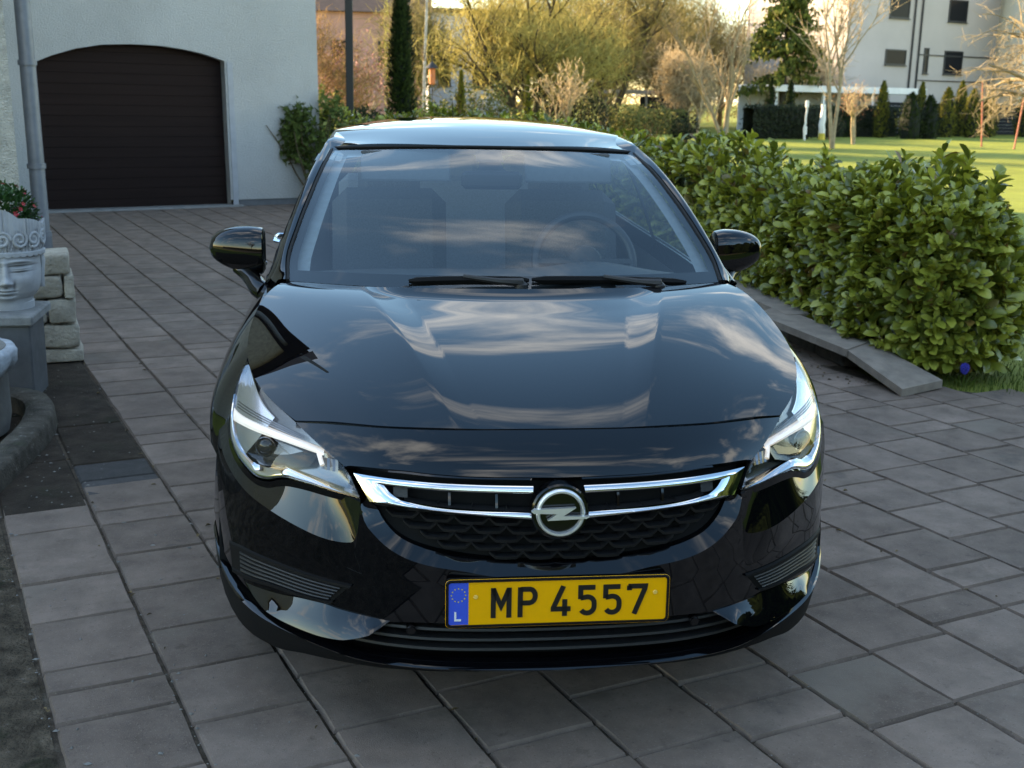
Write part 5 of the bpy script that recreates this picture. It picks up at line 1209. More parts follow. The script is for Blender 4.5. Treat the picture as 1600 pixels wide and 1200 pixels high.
def conifer(name, label, loc, h, r, m, rr, n=900, size=.11, top=.25, group=None, core=(.006, .010, .004)):
    t = empty(name, (loc[0], loc[1], -.03), 0, label, 'conifer', group); b = MB(); prof = pchip([0, .08, .3, .6, .85, 1], [.75, .95, 1, .85 if top > .2 else .6, .45 if top > .2 else .25, .02])
    ph = [rr.uniform(0, 6) for _ in range(4)]
    for i in range(n):
        z = rr.random()**.9; a = rr.uniform(0, 6.283); q = r*prof(z)*(1+.16*math.sin(3*a+ph[0]+z*9)+.12*math.sin(7*a+ph[1]-z*17))*rr.uniform(.72, 1.06); p = Vector((q*math.cos(a), q*math.sin(a), z*h)); o = Vector((math.cos(a), math.sin(a), 1.2+rr.uniform(-.3, .8))).normalized(); c = Vector((-math.sin(a), math.cos(a), rr.uniform(-.4, .4))); s = size*rr.uniform(.6, 1.3)
        b.add([p-c*s*.4, p+o*s*.1-c*s*.1, p+o*s+c*rr.uniform(-.2, .2)*s, p+c*s*.4], [[0, 1, 2], [0, 2, 3]])
    w = b.build('foliage', m, t, smooth=False); w['kind'] = 'stuff'
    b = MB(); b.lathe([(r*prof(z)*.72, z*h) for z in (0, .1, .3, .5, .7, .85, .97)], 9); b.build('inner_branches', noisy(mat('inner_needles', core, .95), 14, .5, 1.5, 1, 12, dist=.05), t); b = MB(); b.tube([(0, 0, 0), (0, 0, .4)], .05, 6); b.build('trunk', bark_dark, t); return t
def shrub(name, label, loc, sx_, sy_, h, m, rr, n=900, size=.10, stems=True, group=None, cat='shrub', core=True):
    t = empty(name, (loc[0], loc[1], -.03), 0, label, cat, group); b = MB(); cl = [(rr.uniform(-.75, .75), rr.uniform(-.75, .75), rr.uniform(.35, .8), rr.uniform(.3, .5)) for _ in range(9)]
    for i in range(n):
        cx, cy, cz, cr_ = rr.choice(cl); v = Vector((rr.gauss(0, 1), rr.gauss(0, 1), rr.gauss(0, 1))).normalized()*cr_*rr.uniform(.6, 1.05); p = Vector(((cx+v.x)*sx_, (cy+v.y)*sy_, max(.02, (cz+v.z*.8))*h)); a = Vector((rr.gauss(0, 1), rr.gauss(0, 1), rr.gauss(.6, .8))).normalized(); c = a.orthogonal().normalized(); s = size*rr.uniform(.5, 1.4)
        b.add([p-c*s*.4, p+a*s*.3-c*s*.05, p+a*s, p+c*s*.4], [[0, 1, 2, 3]])
    w = b.build('foliage', m, t, smooth=False); w['kind'] = 'stuff'
    b = MB()
    for i in range(26):
        a = rr.uniform(0, 6.28); q = rr.random()**.5; limb(b, (rr.gauss(0, .15*sx_), rr.gauss(0, .15*sy_), 0), (q*sx_*math.cos(a), q*sy_*math.sin(a), h*.8), h*rr.uniform(.7, 1), .014, rr)
    b.build('stems', bark_mid, t); return t
R = random.Random
# young trees on the lawn
bare_tree('bare_tree', 'tall bare pale-stemmed tree with long straight stems behind the hedge', (13.09, 42.88), [((.03, 0, 1), 3.4, .125), ((-.34, .1, 1), 3.0, .09)], 6, R(1), bark_pale, tw_pale, spread=.42, twigs=420, twig_len=.55, levels=2, up_=.9, tr=.010, fork=.3, kids=(3, 5))
bare_tree('thin_tree', 'thin bare sapling stem left of the tall pale-stemmed tree', (14.0, 50.2), [((0, 0, 1), 2.1, .06)], 4, R(2), bark_pale, tw_brown, spread=.5, twigs=160, levels=2, twig_len=.4, tr=.009, kids=(3, 4))
bare_tree('bare_tree', 'twin-stemmed bare tree with pale trunks standing on the sunny lawn', (16.36, 40.08), [((.06, 0, 1), 3.2, .085), ((-.12, .05, 1), 3.4, .085)], 6, R(9), bark_pale, tw_pale, spread=.45, twigs=420, levels=2, up_=.8, tr=.010, fork=.45, kids=(3, 5), twig_len=.6)
def pinkbuds(t, tips):
    b = MB(); leafcloud(b, [q for q, d, r in tips if q.z < 2.6], 420, .055, R(5), .22); w = b.build('buds', twig_mat('reddish_buds', (.34, .12, .08), (.45, .22, .13)), t, smooth=False); w['kind'] = 'stuff'
bare_tree('small_bare_tree', 'low forked bare tree with reddish buds on the lawn before the pale house', (19.28, 45.24), [((-.16, 0, 1), 1.15, .085), ((.12, .05, 1), 1.2, .085)], 4, R(14), bark_pale, tw_pale, spread=.72, twigs=150, levels=3, up_=.62, tr=.011, fork=.80, kids=(3, 4), twig_len=.45, extra=pinkbuds)
# old spreading apple tree, trunk just outside the frame
def spreading():
    t = empty('spreading_tree', (19.5, 31.0, -.03), 0, 'wide drooping bare tree with pale twigs reaching in over the right of the lawn', 'tree'); rr = R(23); bt, bb, bw = MB(), MB(), MB()
    pts, d = limb(bt, (0, 0, 0), (-.05, 0, 1), 2.0, .2, rr, .12, 6, 0, .7); bt.build('trunk', bark_dark, t); top = pts[-1]; tips = []
    for k in range(9):
        a = math.pi+rr.uniform(-1.3, 1.3) if k < 7 else rr.uniform(-1, 1); p1, d1 = limb(bb, top+Vector((0, 0, -.3+.1*k)), (math.cos(a), math.sin(a), .45+.12*k), rr.uniform(2.4, 3.7), .10, rr, .22, 7, .42, .3)
        for q in range(9):
            f = rr.uniform(.25, 1); j = min(int(f*7), 6); p2, d2 = limb(bb, p1[j].lerp(p1[j+1], f*7-j), d1*.5+Vector((rr.gauss(0, .8), rr.gauss(0, .8), rr.uniform(-.2, .9))), rr.uniform(.9, 1.7), .03, rr, .3, 5, .5, .3)
            for w in range(4): f = rr.uniform(.3, 1); j = min(int(f*5), 4); p3, d3 = limb(bb, p2[j].lerp(p2[j+1], f*5-j), d2*.6+Vector((rr.gauss(0, .8), rr.gauss(0, .8), rr.uniform(-.5, .6))), rr.uniform(.4, .9), .011, rr, .35, 4, .5, .4); tips += p3[1:]
    for i in range(2600):
        p = rr.choice(tips); e = p+Vector((rr.gauss(0, .5), rr.gauss(0, .5), rr.gauss(-.25, .5))).normalized()*rr.uniform(.12, .45); strand(bw, p, e, .0055, .003)
    bb.build('branches', bark('lichen_bark', (.24, .19, .12)), t); w = bw.build('twigs', tw_pale, t, sharp=0); w['kind'] = 'stuff'
spreading()
# big willow-like yellow trees behind the car
def yel_haze(n, sc_=1.0, mt=tw_yellow, ln=.9, tr=.007, up=.3):
    def f(t, tips):
        rr = R(n); b = MB(); lo = [q for q in tips]
        for i in range(n):
            q, d, r = rr.choice(lo); p = q+Vector((rr.gauss(0, .35), rr.gauss(0, .35), rr.gauss(0, .3)))*sc_; e = p+Vector((rr.gauss(0, .5), rr.gauss(0, .5), rr.gauss(up, .5))).normalized()*ln*rr.uniform(.4, 1); m_ = p.lerp(e, .5)+Vector((rr.gauss(0, .05), rr.gauss(0, .05), .04)); strand(b, p, m_, tr, tr); strand(b, m_, e, tr, tr*.5)
        w = b.build('shoots', mt, t, sharp=0); w['kind'] = 'stuff'
    return f
bare_tree('willow_tree', 'broad tree with dark limbs and a haze of yellow shoots behind the car roof', (4.9, 38.2), [((-.45, 0, .9), 3.2, .15), ((.12, .1, 1), 3.0, .15), ((-.1, .1, 1), 2.6, .13), ((.45, 0, .8), 2.6, .11)], 7, R(41), bark_dark, tw_yellow, spread=.55, twigs=1400, levels=3, up_=.4, tr=.010, fork=.3, kids=(4, 5), twig_len=.8, extra=yel_haze(5200, 1.1))
bare_tree('willow_tree', 'second yellow-haired tree whose dark forked trunk leans right of the pollard', (8.4, 43.2), [((.32, 0, 1), 3.6, .17), ((-.12, 0, 1), 2.8, .10)], 8, R(42), bark_dark, tw_olive, spread=.6, twigs=1200, levels=3, up_=.45, tr=.011, fork=.3, kids=(4, 5), twig_len=.9, extra=yel_haze(4200, 1.3, tw_olive))
# pollard with knobbly pale stems
bare_tree('pollard_tree', 'small pollarded tree with knobbly pale branches seen over the car roof', (4.45, 27.8), [((.02, 0, 1), 1.35, .05), ((-.28, .05, 1), 1.3, .035)], 2.4, R(6), bark_pale, tw_pale, spread=.62, twigs=260, levels=2, up_=.75, tr=.010, fork=.72, kids=(4, 6), twig_len=.22)
# olive and brown trees in the middle distance
for i, (x, y, s_, mt, lab) in enumerate(((9.5, 58, 1.1, tw_olive, 'olive twiggy tree left of the grey garden shelter'), (13.0, 66, 1.35, tw_brown, 'brown bare tree rising behind the grey garden shelter'), (17.0, 68, 1.25, tw_olive, 'olive bare tree between the shelter and the evergreen'), (15.6, 57.5, .75, tw_pale, 'beige fuzzy bush-like tree above the white wrapped stem'), (1.2, 50, 1.0, tw_olive, 'olive tree standing left of the yellow tree'), (6.5, 56, 1.4, tw_yellow, 'far golden tree behind the yellow tree'), (24, 66, .9, tw_pale, 'bare tree close to the corner of the pale house'), (19.5, 74, 1.7, tw_olive, 'tallest olive tree rising behind the evergreen'), (22.8, 77, 1.6, tw_brown, 'tall brown tree between the evergreen and the pale house'), (15.0, 78, 1.7, tw_olive, 'far tall olive tree right of the garden shelter'), (11.0, 76, 1.7, tw_olive, 'far tall olive tree left of the garden shelter'))):
    bare_tree('bare_tree', lab, (x, y), [((rr.uniform(-.1, .1), 0, 1), 2.6*s_, .13*s_), ((rr.uniform(-.4, .4), .1, 1), 2.2*s_, .09*s_)], 7, R(60+i), bark_mid, mt, spread=.6, twigs=900, levels=3, up_=.5, tr=.012, fork=.2, kids=(4, 5), twig_len=.9, extra=yel_haze(3000, 1.5*s_, mt, 1.0*s_, .012))
# evergreen
def evergreen():
    t = empty('evergreen_tree', (21.4, 60.5, -.03), 0, 'dense broad evergreen with drooping sunlit sprays between the bare trees', 'tree'); rr = R(71); b = MB(); b.tube([(0, 0, 0), (0, 0, 3), (0, 0, 9)], [.2, .16, .04], 8); b.build('trunk', bark_dark, t); b = MB(); bb = MB()
    for i in range(95):
        z = rr.uniform(2.6, 8.5); a = rr.uniform(0, 6.28); L = (2.5 if z < 5 else 2.5*(9-z)/4)*rr.uniform(.7, 1.05); pts, d = limb(bb, (0, 0, z), (math.cos(a), math.sin(a), -.05), L, .03, rr, .15, 5, .25)
        for k in range(75):
            f = rr.uniform(.25, 1); j = min(int(f*5), 4); p = pts[j].lerp(pts[j+1], f*5-j)+Vector((rr.gauss(0, .13), rr.gauss(0, .13), rr.uniform(-.32, .08))); c = Vector((rr.gauss(0, 1), rr.gauss(0, 1), 0)).normalized(); s = rr.uniform(.10, .24)
            b.add([p-c*s*.5, p+Vector((0, 0, s*.2)), p+c*s*.5, p+Vector((rr.gauss(0, .04), rr.gauss(0, .04), -s))], [[0, 1, 2, 3]])
    w = b.build('crown', cedar_m, t, smooth=False); w['kind'] = 'stuff'; bb.build('branches', bark_dark, t)
evergreen()
# conifers
G1 = 'narrow conifers along the far fence'
for i, (x, y, h, r, lab) in enumerate(((25.2, 56.3, 2.75, .27, 'slender yellow-green conifer left of the grey wall gap'), (30.1, 59.2, 2.55, .42, 'yellow-green conifer half hidden by the drooping twigs'), (32.0, 61.5, 2.95, .36, 'tallest yellow-green conifer in the row left of the first red post'), (31.5, 59.1, 2.5, .40, 'full yellow-green conifer next to the tallest one in the row'), (33.4, 61.0, 2.25, .42, 'shorter yellow-green conifer just behind the first red post'), (36.4, 62.5, 2.6, .45, 'yellow-green conifer at the right edge beside the second red post'), (28.0, 57.9, 2.75, .24, 'thin pointed conifer standing above the dark conifer pair'))):
    conifer('conifer', lab, (x, y), h, r*1.3, con_yg, R(80+i), 1300, .13, .5, G1)
for i, (x, y, h, r, lab) in enumerate(((18.1, 52.6, 2.75, .36, 'left of two dark pointed conifers behind the clipped dark hedge'), (19.25, 53.2, 2.62, .38, 'right of two dark pointed conifers behind the clipped dark hedge'), (26.1, 54.9, 2.2, .62, 'wide dark conifer in front of the pale house wall'), (27.4, 55.6, 2.1, .55, 'dark bushy conifer right of the wide dark conifer'), (23.2, 56.5, 1.5, .5, 'low dark round conifer behind the forked bare tree'))):
    conifer('dark_conifer', lab, (x, y), h, r*1.15, con_dk, R(90+i), 900, .13, .1 if i < 2 else .3)
t = conifer('cypress', 'tall dense dark cypress column just behind the hedge left of centre', (.20, 24.4), 4.2, .29, con_dk, R(97), 5200, .10, .3)
b = MB(); rr = R(98)
for i in range(900):
    z = rr.uniform(.2, 4.0); a = rr.uniform(math.pi-.75, math.pi+.75); q = .29*rr.uniform(.98, 1.25); p = Vector((q*math.cos(a), q*math.sin(a), z)); s = rr.uniform(.05, .12); c = Vector((0, 1, rr.uniform(-.4, .4))); b.add([p-c*s*.3, p+Vector((-.3*s, 0, s)), p+c*s*.3], [[0, 1, 2]])
w = b.build('sunlit_foliage', leaf_yg, t, smooth=False); w['kind'] = 'stuff'  # brighter green on the left side paints the sunlit edge
conifer('column_conifer', 'narrow yellow-green conifer column under the yellow tree limbs', (2.17, 33.3), 2.35, .13, con_yg, R(101), 700, .10, .3)
conifer('column_conifer', 'narrow mossy green conifer column right below the fork of the yellow tree', (4.5, 36.0), 2.25, .17, con_yg, R(102), 700, .10, .3)
# clipped hedge, fence, pergola, shelter
def boxhedge(label, a, c, h, d, m, rr, n):
    t = empty('clipped_hedge', ((a[0]+c[0])/2, (a[1]+c[1])/2, -.03), 0, label, 'hedge'); A_, C_ = Vector((a[0], a[1], 0))-Vector(t.location), Vector((c[0], c[1], 0))-Vector(t.location); A_.z = C_.z = 0; dd = (C_-A_).normalized(); nn = Vector((-dd.y, dd.x, 0)); b = MB()
    for i in range(n):
        f = rr.random(); k = rr.random(); z, w_ = (rr.uniform(0, h), d*rr.choice((0, 0, 1))) if k < .8 else (h, rr.uniform(0, d)); p = A_.lerp(C_, f)+nn*w_+Vector((0, 0, z))+Vector((rr.gauss(0, .05), rr.gauss(0, .05), rr.gauss(0, .05))); a1 = Vector((rr.gauss(0, 1), rr.gauss(0, 1), rr.gauss(.4, 1))).normalized(); c1 = a1.orthogonal().normalized(); s = rr.uniform(.08, .18); b.add([p-c1*s*.4, p+a1*s*.2, p+c1*s*.4, p+a1*s], [[0, 1, 2, 3]])
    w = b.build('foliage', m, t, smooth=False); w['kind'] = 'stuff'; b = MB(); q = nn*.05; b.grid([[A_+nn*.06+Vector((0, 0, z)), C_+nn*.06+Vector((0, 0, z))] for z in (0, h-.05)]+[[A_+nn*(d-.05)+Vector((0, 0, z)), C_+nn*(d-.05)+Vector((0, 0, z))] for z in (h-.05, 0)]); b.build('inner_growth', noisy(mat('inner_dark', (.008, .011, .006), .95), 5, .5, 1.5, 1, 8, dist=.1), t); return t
boxhedge('clipped dark green block hedge in front of the two dark conifers', (16.7, 50.5), (19.9, 52.0), 1.42, .8, hedge_dk, R(110), 2600)
boxhedge('long dark shaded hedge behind the white carport posts', (20.3, 54.5), (27.0, 58.3), 1.45, .7, hedge_dk, R(111), 4200)
boxhedge('low brown-green hedge left of the tall pale-stemmed tree', (12.2, 55.0), (15.2, 56.4), 1.1, .7, olive_leaf, R(112), 1800)
fen = empty('dark_fence', (29.5, 60.6, -.03), 0, 'dark blue-grey board fence behind the row of conifers', 'fence'); fm = noisy(mat('anthracite_board', (.010, .0115, .017), .7, 0, .1), 4, .8, 1.2)
fa, fc = Vector((27.0, 59.6, 0)), Vector((40.0, 67.6, 0)); fd = (fc-fa); FL = fd.length; fang = math.atan2(fd.y, fd.x)
for i in range(8):
    p = fa+fd*(i/7)-Vector((29.5, 60.6, 0)); b = MB(); b.bbox((0, 0, .9), .04, .04, .9, .005); o = b.build('post', fm, fen, smooth=False); o.location = (p.x, p.y, 0); o.rotation_euler = (0, 0, fang)
    if i < 7:
        for k in range(9):
            m_ = fa+fd*((i+.5)/7)-Vector((29.5, 60.6, 0)); b = MB(); b.bbox((0, 0, .12+.195*k), FL/14-.05, .012, .09, .003); o = b.build('board', fm, fen, smooth=False); o.location = (m_.x, m_.y, 0); o.rotation_euler = (0, 0, fang)
white = noisy(mat('white_paint', (.72, .71, .69), .6), 3, .9, 1.05)
cpx = Vector((20.6, 59.6, -.03)); cp = empty('carport', tuple(cpx), 0, 'flat white carport roof on posts beside the pale house', 'carport'); d2 = Vector((30.4-20.6, 62.6-59.6, 0)); ca_ = math.atan2(d2.y, d2.x)
b = MB(); M = Matrix.Rotation(ca_, 4, 'Z'); b.bbox((d2.length/2, 1.6, 2.38), d2.length/2, 1.7, .17, .01, M); b.build('roof', white, cp, smooth=False)
for x in (.3, 3.4, 6.7, 9.9): b = MB(); b.bbox((x, .2, 1.1), .07, .07, 1.11, .005, M); b.build('post', white, cp, smooth=False)
b = MB(); b.bbox((5, 3.2, 1.1), 5, .05, 1.1, .005, M); b.build('rear_wall', noisy(mat('carport_wall', (.42, .43, .46), .9), 1, .9, 1.1), cp, smooth=False)
for (x, y, h, w_, nm, lab) in ((18.9, 49.9, 1.75, .045, 'white_post', 'thin white garden post in front of the dark hedge'), (20.1, 51.0, 1.6, .13, 'wrapped_stem', 'thick white wrapped stem with a yellow foot in front of the dark hedge'), (17.1, 52.0, 1.25, .16, 'wrapped_stem', 'white wrapped forked stem left of the clipped dark hedge')):
    t = empty(nm, (x, y, -.03), 0, lab, 'post' if nm == 'white_post' else 'tree stem'); rr = R(int(h*100)); pts = [(rr.gauss(0, .02), rr.gauss(0, .02), h*k/7) for k in range(8)]; b = MB(); b.tube(pts, [w_*(1.25-.4*k/7)*rr.uniform(.9, 1.1) for k in range(8)], 8); b.build('wrap' if w_ > .1 else 'shaft', white, t)
    if 'yellow' in lab: b = MB(); b.tube([(0, -.02, 0), (0, -.02, .3)], [.17, .15], 8); b.build('foot', noisy(mat('yellow_wrap', (.62, .45, .06), .7), 5), t)
    if 'forked' in lab:
        b = MB()
        for k in range(5): limb(b, (0, 0, h*.9), (rr.uniform(-.8, .8), rr.uniform(-.5, .5), 1), .8, .025, rr)
        b.build('branches', bark_mid, t)
    if nm == 'white_post': b = MB(); b.tube([(0, 0, .25), (0, 0, .62)], [.09, .075], 8); b.build('foot', white, t); b = MB(); b.tube([(0, 0, h-.3), (0, 0, h)], [.085, .085], 8); b.build('collar', white, t)
sh = empty('garden_shelter', (14.4, 59.3, -.03), 0, 'grey flat-roofed open garden shelter among the bare trees', 'shelter'); sgm = noisy(mat('grey_timber', (.20, .20, .20), .8), 4, .8, 1.2)
b = MB(); b.bbox((0, 1.2, 2.02), 2.6, 1.6, .09, .01); b.build('roof', sgm, sh, smooth=False)
for x, y in ((-2.3, -.2), (-.75, -.2), (.75, -.2), (2.0, -.2), (-2.3, 2.5), (2.0, 2.5)): b = MB(); b.bbox((x, y, .98), .055, .055, .98, .005); b.build('post', sgm, sh, smooth=False)
b = MB(); b.bbox((.6, 2.4, 1.25), 1.1, .03, .55, .005); b.build('back_screen', noisy(mat('navy_cloth', (.02, .025, .06), .8), 4), sh, smooth=False)
tarp = noisy(mat('pale_tarpaulin', (.42, .45, .55), .7), 4, .8, 1.15)
for i, (x, y, w_, h, lab) in enumerate(((13.6, 57.3, .55, .55, 'pale blue-grey covered heap at the left foot of the garden shelter'), (14.9, 57.6, .6, .62, 'pale blue-grey covered heap at the right foot of the garden shelter'))):
    rr = R(130+i); b = MB(); b.grid([[((w_*f+.05*rr.gauss(0, 1))*math.cos(a), (w_*f+.05*rr.gauss(0, 1))*.7*math.sin(a), h*z+.02*rr.gauss(0, 1)) for a in np.linspace(0, 6.283, 17)[:-1]] for f, z in ((1.1, 0), (1, .5), (.8, .85), (.4, 1), (.05, 1.02))], closed=True); o = b.build('covered_heap', tarp); o.location = (x, y, -.03); tag(o, lab, 'tarpaulin', 'covered heaps by the shelter')
redm2 = noisy(mat('red_painted_steel', (.36, .10, .06), .6), 6, .75, 1.2)
for (x0, y0, x1, y1, h, lab) in ((24.96, 45.4, 24.75, 45.5, 2.65, 'rust-red steel pole upright on the lawn before the conifer row'), (25.13, 43.1, 25.4, 43.1, 3.1, 'rust-red steel pole leaning at the right edge of the lawn')):
    t = empty('red_pole', (x0, y0, -.03), 0, lab, 'pole'); b = MB(); b.tube([(0, 0, 0), (x1-x0, y1-y0, h)], .036, 8); b.build('shaft', redm2, t); b = MB(); b.lathe([(.06, 0), (.06, .02), (0, .03)], 10); b.build('base', redm2, t)
# pale house with window, second house, pink and white buildings
ren = noisy(mat('pale_render', (.43, .385, .37), .9), .6, .93, 1.05); ren_c = noisy(mat('cream_render', (.66, .60, .48), .9), .6, .93, 1.05); dkf = mat('dark_window_frame', (.02, .021, .024), .5); pane_m = mat('window_pane', (.012, .013, .016), .2, 0, .08); gut = mat('dark_gutter', (.018, .018, .02), .5)
ph_ = Vector((26.9, 66.0, 0)); ha = math.radians(22.0); house2 = empty('pale_house', tuple(ph_), 0, 'pale grey two-storey house with one wide dark window beyond the lawn', 'house'); house2.rotation_euler = (0, 0, ha)
b = MB(); b.box(0, 12.6, 0, 9, 0, 9.0); b.build('wall', ren, house2, smooth=False)
b = MB(); b.box(-.15, 12.75, -.15, 9.15, 9.0, 9.25); b.build('roof', gut, house2, smooth=False)
def win(par_, x0, x1, z0, z1, y=-.01, panes=1):
    b = MB()
    for a, c, e, f in ((x0, x1, z0, z0+.07), (x0, x1, z1-.07, z1), (x0, x0+.07, z0+.07, z1-.07), (x1-.07, x1, z0+.07, z1-.07)): b.box(a, c, y-.05, y, e, f)
    w = b.build('window', dkf, par_, smooth=False)
    b = MB(); b.box(x0+.07, x1-.07, y-.02, y-.005, z0+.07, z1-.07); b.build('pane', pane_m, w, smooth=False); b = MB(); b.box(x0-.06, x1+.06, y-.11, y-.052, z0-.06, z0-.004); b.build('sill', gut, w, smooth=False); return w
win(house2, 3.15, 4.85, 3.92, 4.82); win(house2, 6.35, 6.75, 3.5, 5.0); win(house2, 8.1, 9.7, 3.5, 4.9); win(house2, 3.2, 4.8, 6.6, 7.9); win(house2, 8.1, 9.7, 6.6, 7.9); win(house2, 1, 2, 1.0, 2.1); win(house2, 10.0, 10.3, 1.2, 2.8)
for x in (5.25, 5.85): b = MB(); b.tube([(x, -.07, .0), (x, -.07, 8.95)], .055, 8); b.build('drainpipe', gut, house2)
for z in (3.05, 4.55): b = MB(); b.box(6.0, 12.5, -.05, -.004, z, z+.07); b.build('string_course', gut, house2, smooth=False)
h3 = empty('cream_house', (39.0, 67.0, 0), 0, 'sunlit cream house wall at the right edge of the picture', 'house'); h3.rotation_euler = (0, 0, math.radians(-8))
b = MB(); b.box(-.6, 10, 0, 9, 0, 8.6); b.build('wall', ren_c, h3, smooth=False); b = MB(); b.box(-.9, 10.3, -.3, 9.3, 8.6, 8.85); b.build('roof', roofm, h3, smooth=False); win(h3, 4, 5.4, 3.6, 4.8)
pinkm = noisy(mat('pink_render', (.46, .24, .21), .9), 1.5, .85, 1.1); pb = empty('pink_house', (-3.5, 66, 0), 0, 'salmon pink house glimpsed between the garage and the cypress', 'house'); b = MB(); b.box(0, 6.0, 0, 8, 0, 6.0); b.build('wall', pinkm, pb, smooth=False); b = MB(); b.grid([[(-.4, -.4, 6), (6.4, -.4, 6)], [(-.4, 4, 8.2), (6.4, 4, 8.2)], [(-.4, 8.4, 6), (6.4, 8.4, 6)]]); b.build('roof', roofm, pb, smooth=False); win(pb, .8, 1.9, 3.2, 4.5); win(pb, 3.4, 4.5, 3.2, 4.5); win(pb, 4.9, 5.6, 1.0, 2.0)
wb = empty('white_house', (3.05, 72, 0), 0, 'bluish white house wall right of the pink house', 'house'); b = MB(); b.box(0, 5.0, 0, 7, 0, 6.5); b.build('wall', noisy(mat('bluish_render', (.55, .58, .64), .9), 1, .95, 1.05), wb, smooth=False); b = MB(); b.box(-.3, 5.3, -.3, 7.3, 6.5, 6.75); b.build('roof', roofm, wb, smooth=False); win(wb, .5, 1.3, 2.2, 3.4); win(wb, 2.6, 3.6, 2.2, 3.4)
# left gap between the garage and the cypress
def blossom(t, tips):
    b = MB(); leafcloud(b, [q for q, d, r in tips], 2600, .075, R(7), .24); w = b.build('blossom', bud_pink, t, smooth=False); w['kind'] = 'stuff'
bare_tree('blossom_tree', 'small tree in pink blossom between the dark post and the cypress', (-.75, 31.5), [((.05, 0, 1), 1.5, .06), ((-.2, 0, 1), 1.4, .045)], 3.4, R(8), bark_pale, tw_brown, spread=.6, twigs=400, levels=3, up_=.5, tr=.006, fork=.4, kids=(4, 5), twig_len=.4, extra=blossom)
bare_tree('bare_tree', 'rust-brown twiggy tree right beside the garage corner', (-2.05, 30.5), [((-.05, 0, 1), 2.0, .07), ((.2, 0, 1), 1.8, .05)], 4, R(10), bark_mid, twig_mat('rust_twigs', (.20, .10, .045), (.38, .22, .08)), spread=.6, twigs=1300, levels=3, up_=.5, tr=.006, fork=.15, kids=(4, 5), twig_len=.5, extra=yel_haze(900, .7, twig_mat('rust_twigs2', (.22, .12, .05), (.42, .27, .10)), .5, .006))
shrub('forsythia', 'bright yellow-green shrub against the garage corner', (-1.55, 26.0), .42, .4, 1.75, leaf_yg, R(11), 1100, .075)
post = empty('dark_post', (-.82, 18.9, -.03), 0, 'tall square black post behind the hedge between garage and cypress', 'post'); b = MB(); b.bbox((0, 0, 1.9), .066, .066, 1.9, .008); b.build('shaft', mat('black_steel', (.010, .010, .012), .5), post, smooth=False); b = MB(); b.bbox((0, 0, .03), .12, .12, .03, .006); b.build('base', gut, post, smooth=False); b = MB(); b.bbox((0, 0, 3.87), .09, .09, .06, .01); b.build('cap', gut, post, smooth=False)
bt = empty('birch_stem', (1.25, 37, -.03), 0, 'thin white birch stem right of the cypress', 'tree'); b = MB(); limb(b, (0, 0, 0), (-.02, 0, 1), 6.5, .07, R(3), .04, 9); b.build('trunk', noisy(mat('birch_bark', (.55, .50, .46), .8), 5, .4, 1.1), bt); b = MB()
rr = R(4)
for k in range(16): limb(b, (-.02, 0, rr.uniform(2, 6)), (rr.uniform(-1, 1), rr.uniform(-1, 1), .8), 1.0, .014, rr, .3)
b.build('branches', bark_mid, bt)
bf = empty('bird_feeder', (1.45, 36.0, -.03), 0, 'orange bird feeder with a dark roof hanging on a thin pole', 'bird feeder'); b = MB(); b.tube([(0, 0, 0), (0, 0, 2.9)], .015, 6); b.build('pole', gut, bf); b = MB(); b.lathe([(0, 1.95), (.09, 1.98), (.10, 2.2), (.10, 2.45), (0, 2.47)], 12); b.build('body', noisy(mat('orange_clay', (.62, .17, .06), .6), 5), bf); b = MB(); b.lathe([(.22, 2.46), (.0, 2.68)], 12); b.build('roof', gut, bf)
# undergrowth behind the hedge and car
for i, (x, y, sx2, sy2, h, m_, n_, lab) in enumerate(((1.4, 33.5, .9, .7, 1.55, olive_leaf, 1300, 'brown-green loose shrub just right of the cypress'), (3.0, 35.0, 1.1, .8, 1.9, olive_leaf, 1700, 'tall olive shrub below the limbs of the yellow tree'), (3.9, 31.0, .8, .6, 1.1, leaf_yg, 900, 'yellow-green grassy shrub behind the middle of the car roof'), (6.2, 39.0, 1.4, .9, 1.75, hedge_dk, 1700, 'dark round shrub behind the pollarded tree'), (8.6, 40.5, 1.2, .9, 1.5, olive_leaf, 1500, 'olive shrub at the foot of the leaning dark trunk'), (11.2, 47.5, 1.3, .9, 1.4, olive_leaf, 1500, 'olive shrub before the garden shelter'), (-.4, 27.6, .7, .6, 1.25, hedge_dk, 1200, 'dark leafy shrub between the black post and the cypress'), (11.6, 43.2, .6, .5, 1.0, hedge_dk, 700, 'low dark shrub at the foot of the tall pale-stemmed tree'), (20.8, 51.8, .9, .6, 1.2, hedge_dk, 900, 'dark shrub right of the thick white wrapped stem'), (24.5, 57.5, .8, .6, 1.1, hedge_dk, 900, 'low dark shrub beneath the slender conifer'))):
    shrub('garden_shrub', lab, (x, y), sx2, sy2, h, m_, R(150+i), n_, .12)
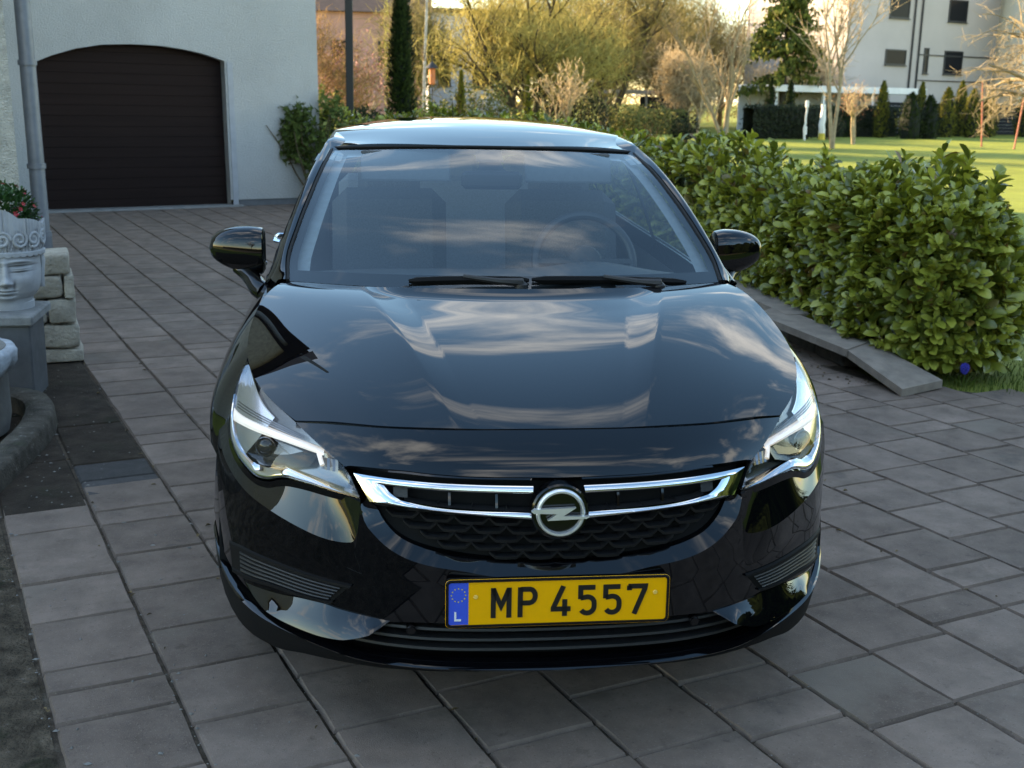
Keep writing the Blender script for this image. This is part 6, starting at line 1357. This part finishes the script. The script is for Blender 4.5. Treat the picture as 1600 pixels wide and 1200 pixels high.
bigb = empty('far_tree_belt', (0, 0, -.03)); bigb.name = 'far_tree_belt'
b = MB(); rr = R(200)
for i in range(24000):
    x = rr.uniform(-12, 60) if i < 15000 else rr.uniform(60, 150); y = 84+.25*x+rr.uniform(-3, 5); hgt = 6.0+2.0*mnoise.noise(Vector((x*.16, 0, 5)))+1.0*mnoise.noise(Vector((x*.6, 0, 9))); z = hgt*rr.random()**.8; p = Vector((x, y, z)); e = p+Vector((rr.gauss(0, .7), rr.gauss(0, .5), rr.uniform(.1, 1.0))); strand(b, p, e, .03, .012)
o = b.build('twigs', tw_olive, bigb, sharp=0); o['kind'] = 'stuff'; tag(bigb, 'olive belt of bare trees along the horizon', 'trees', None, 'stuff')
# the other side of the street, behind the camera (seen only as reflections; hedges added to darken them)
boxhedge('tall dark hedge added across the street behind the viewer to darken reflections', (1.5, -11.2), (22, -11.2), 5.0, 1.2, hedge_dk, R(212), 9000)
boxhedge('clipped hedge added along the street behind the viewer to hide the horizon', (-18, -11.8), (1.4, -11.8), 1.3, .9, hedge_dk, R(210), 4000)
bare_tree('street_tree', 'bare street tree behind the viewer', (-5.5, -14), [((0, 0, 1), 3.2, .16)], 8, R(211), bark_dark, tw_brown, spread=.6, twigs=900, levels=3, tr=.01, twig_len=.8)

for i, (x, y, h) in enumerate(((9.6, -7.5, 5.0), (10.2, -4.4, 5.6), (10.0, -1.4, 4.7), (10.8, 1.6, 5.2), (7.0, -9.6, 4.2))):  # dark row added out of view to darken the car's right-hand reflections
    conifer('reflection_conifer', ('dark conifer added behind the viewer nearest the street corner', 'tallest dark conifer in the added row right of the viewer', 'shortest dark conifer in the added row right of the viewer', 'dark conifer at the lawn end of the added row right of the viewer', 'dark conifer added alone in front of the street hedge')[i], (x, y), h, 1.7, con_dk, R(300+i), 3200, .5, .3, 'unseen conifers added for dark reflections')

shrub('evergreen_shrub', 'dark leafy shrub against the garage wall corner just left of the car', (-1.28, 15.25), .50, .45, 1.42, twig_mat('shrub_leaf', (.035, .055, .012), (.10, .13, .028)), R(400), 1800, .10)
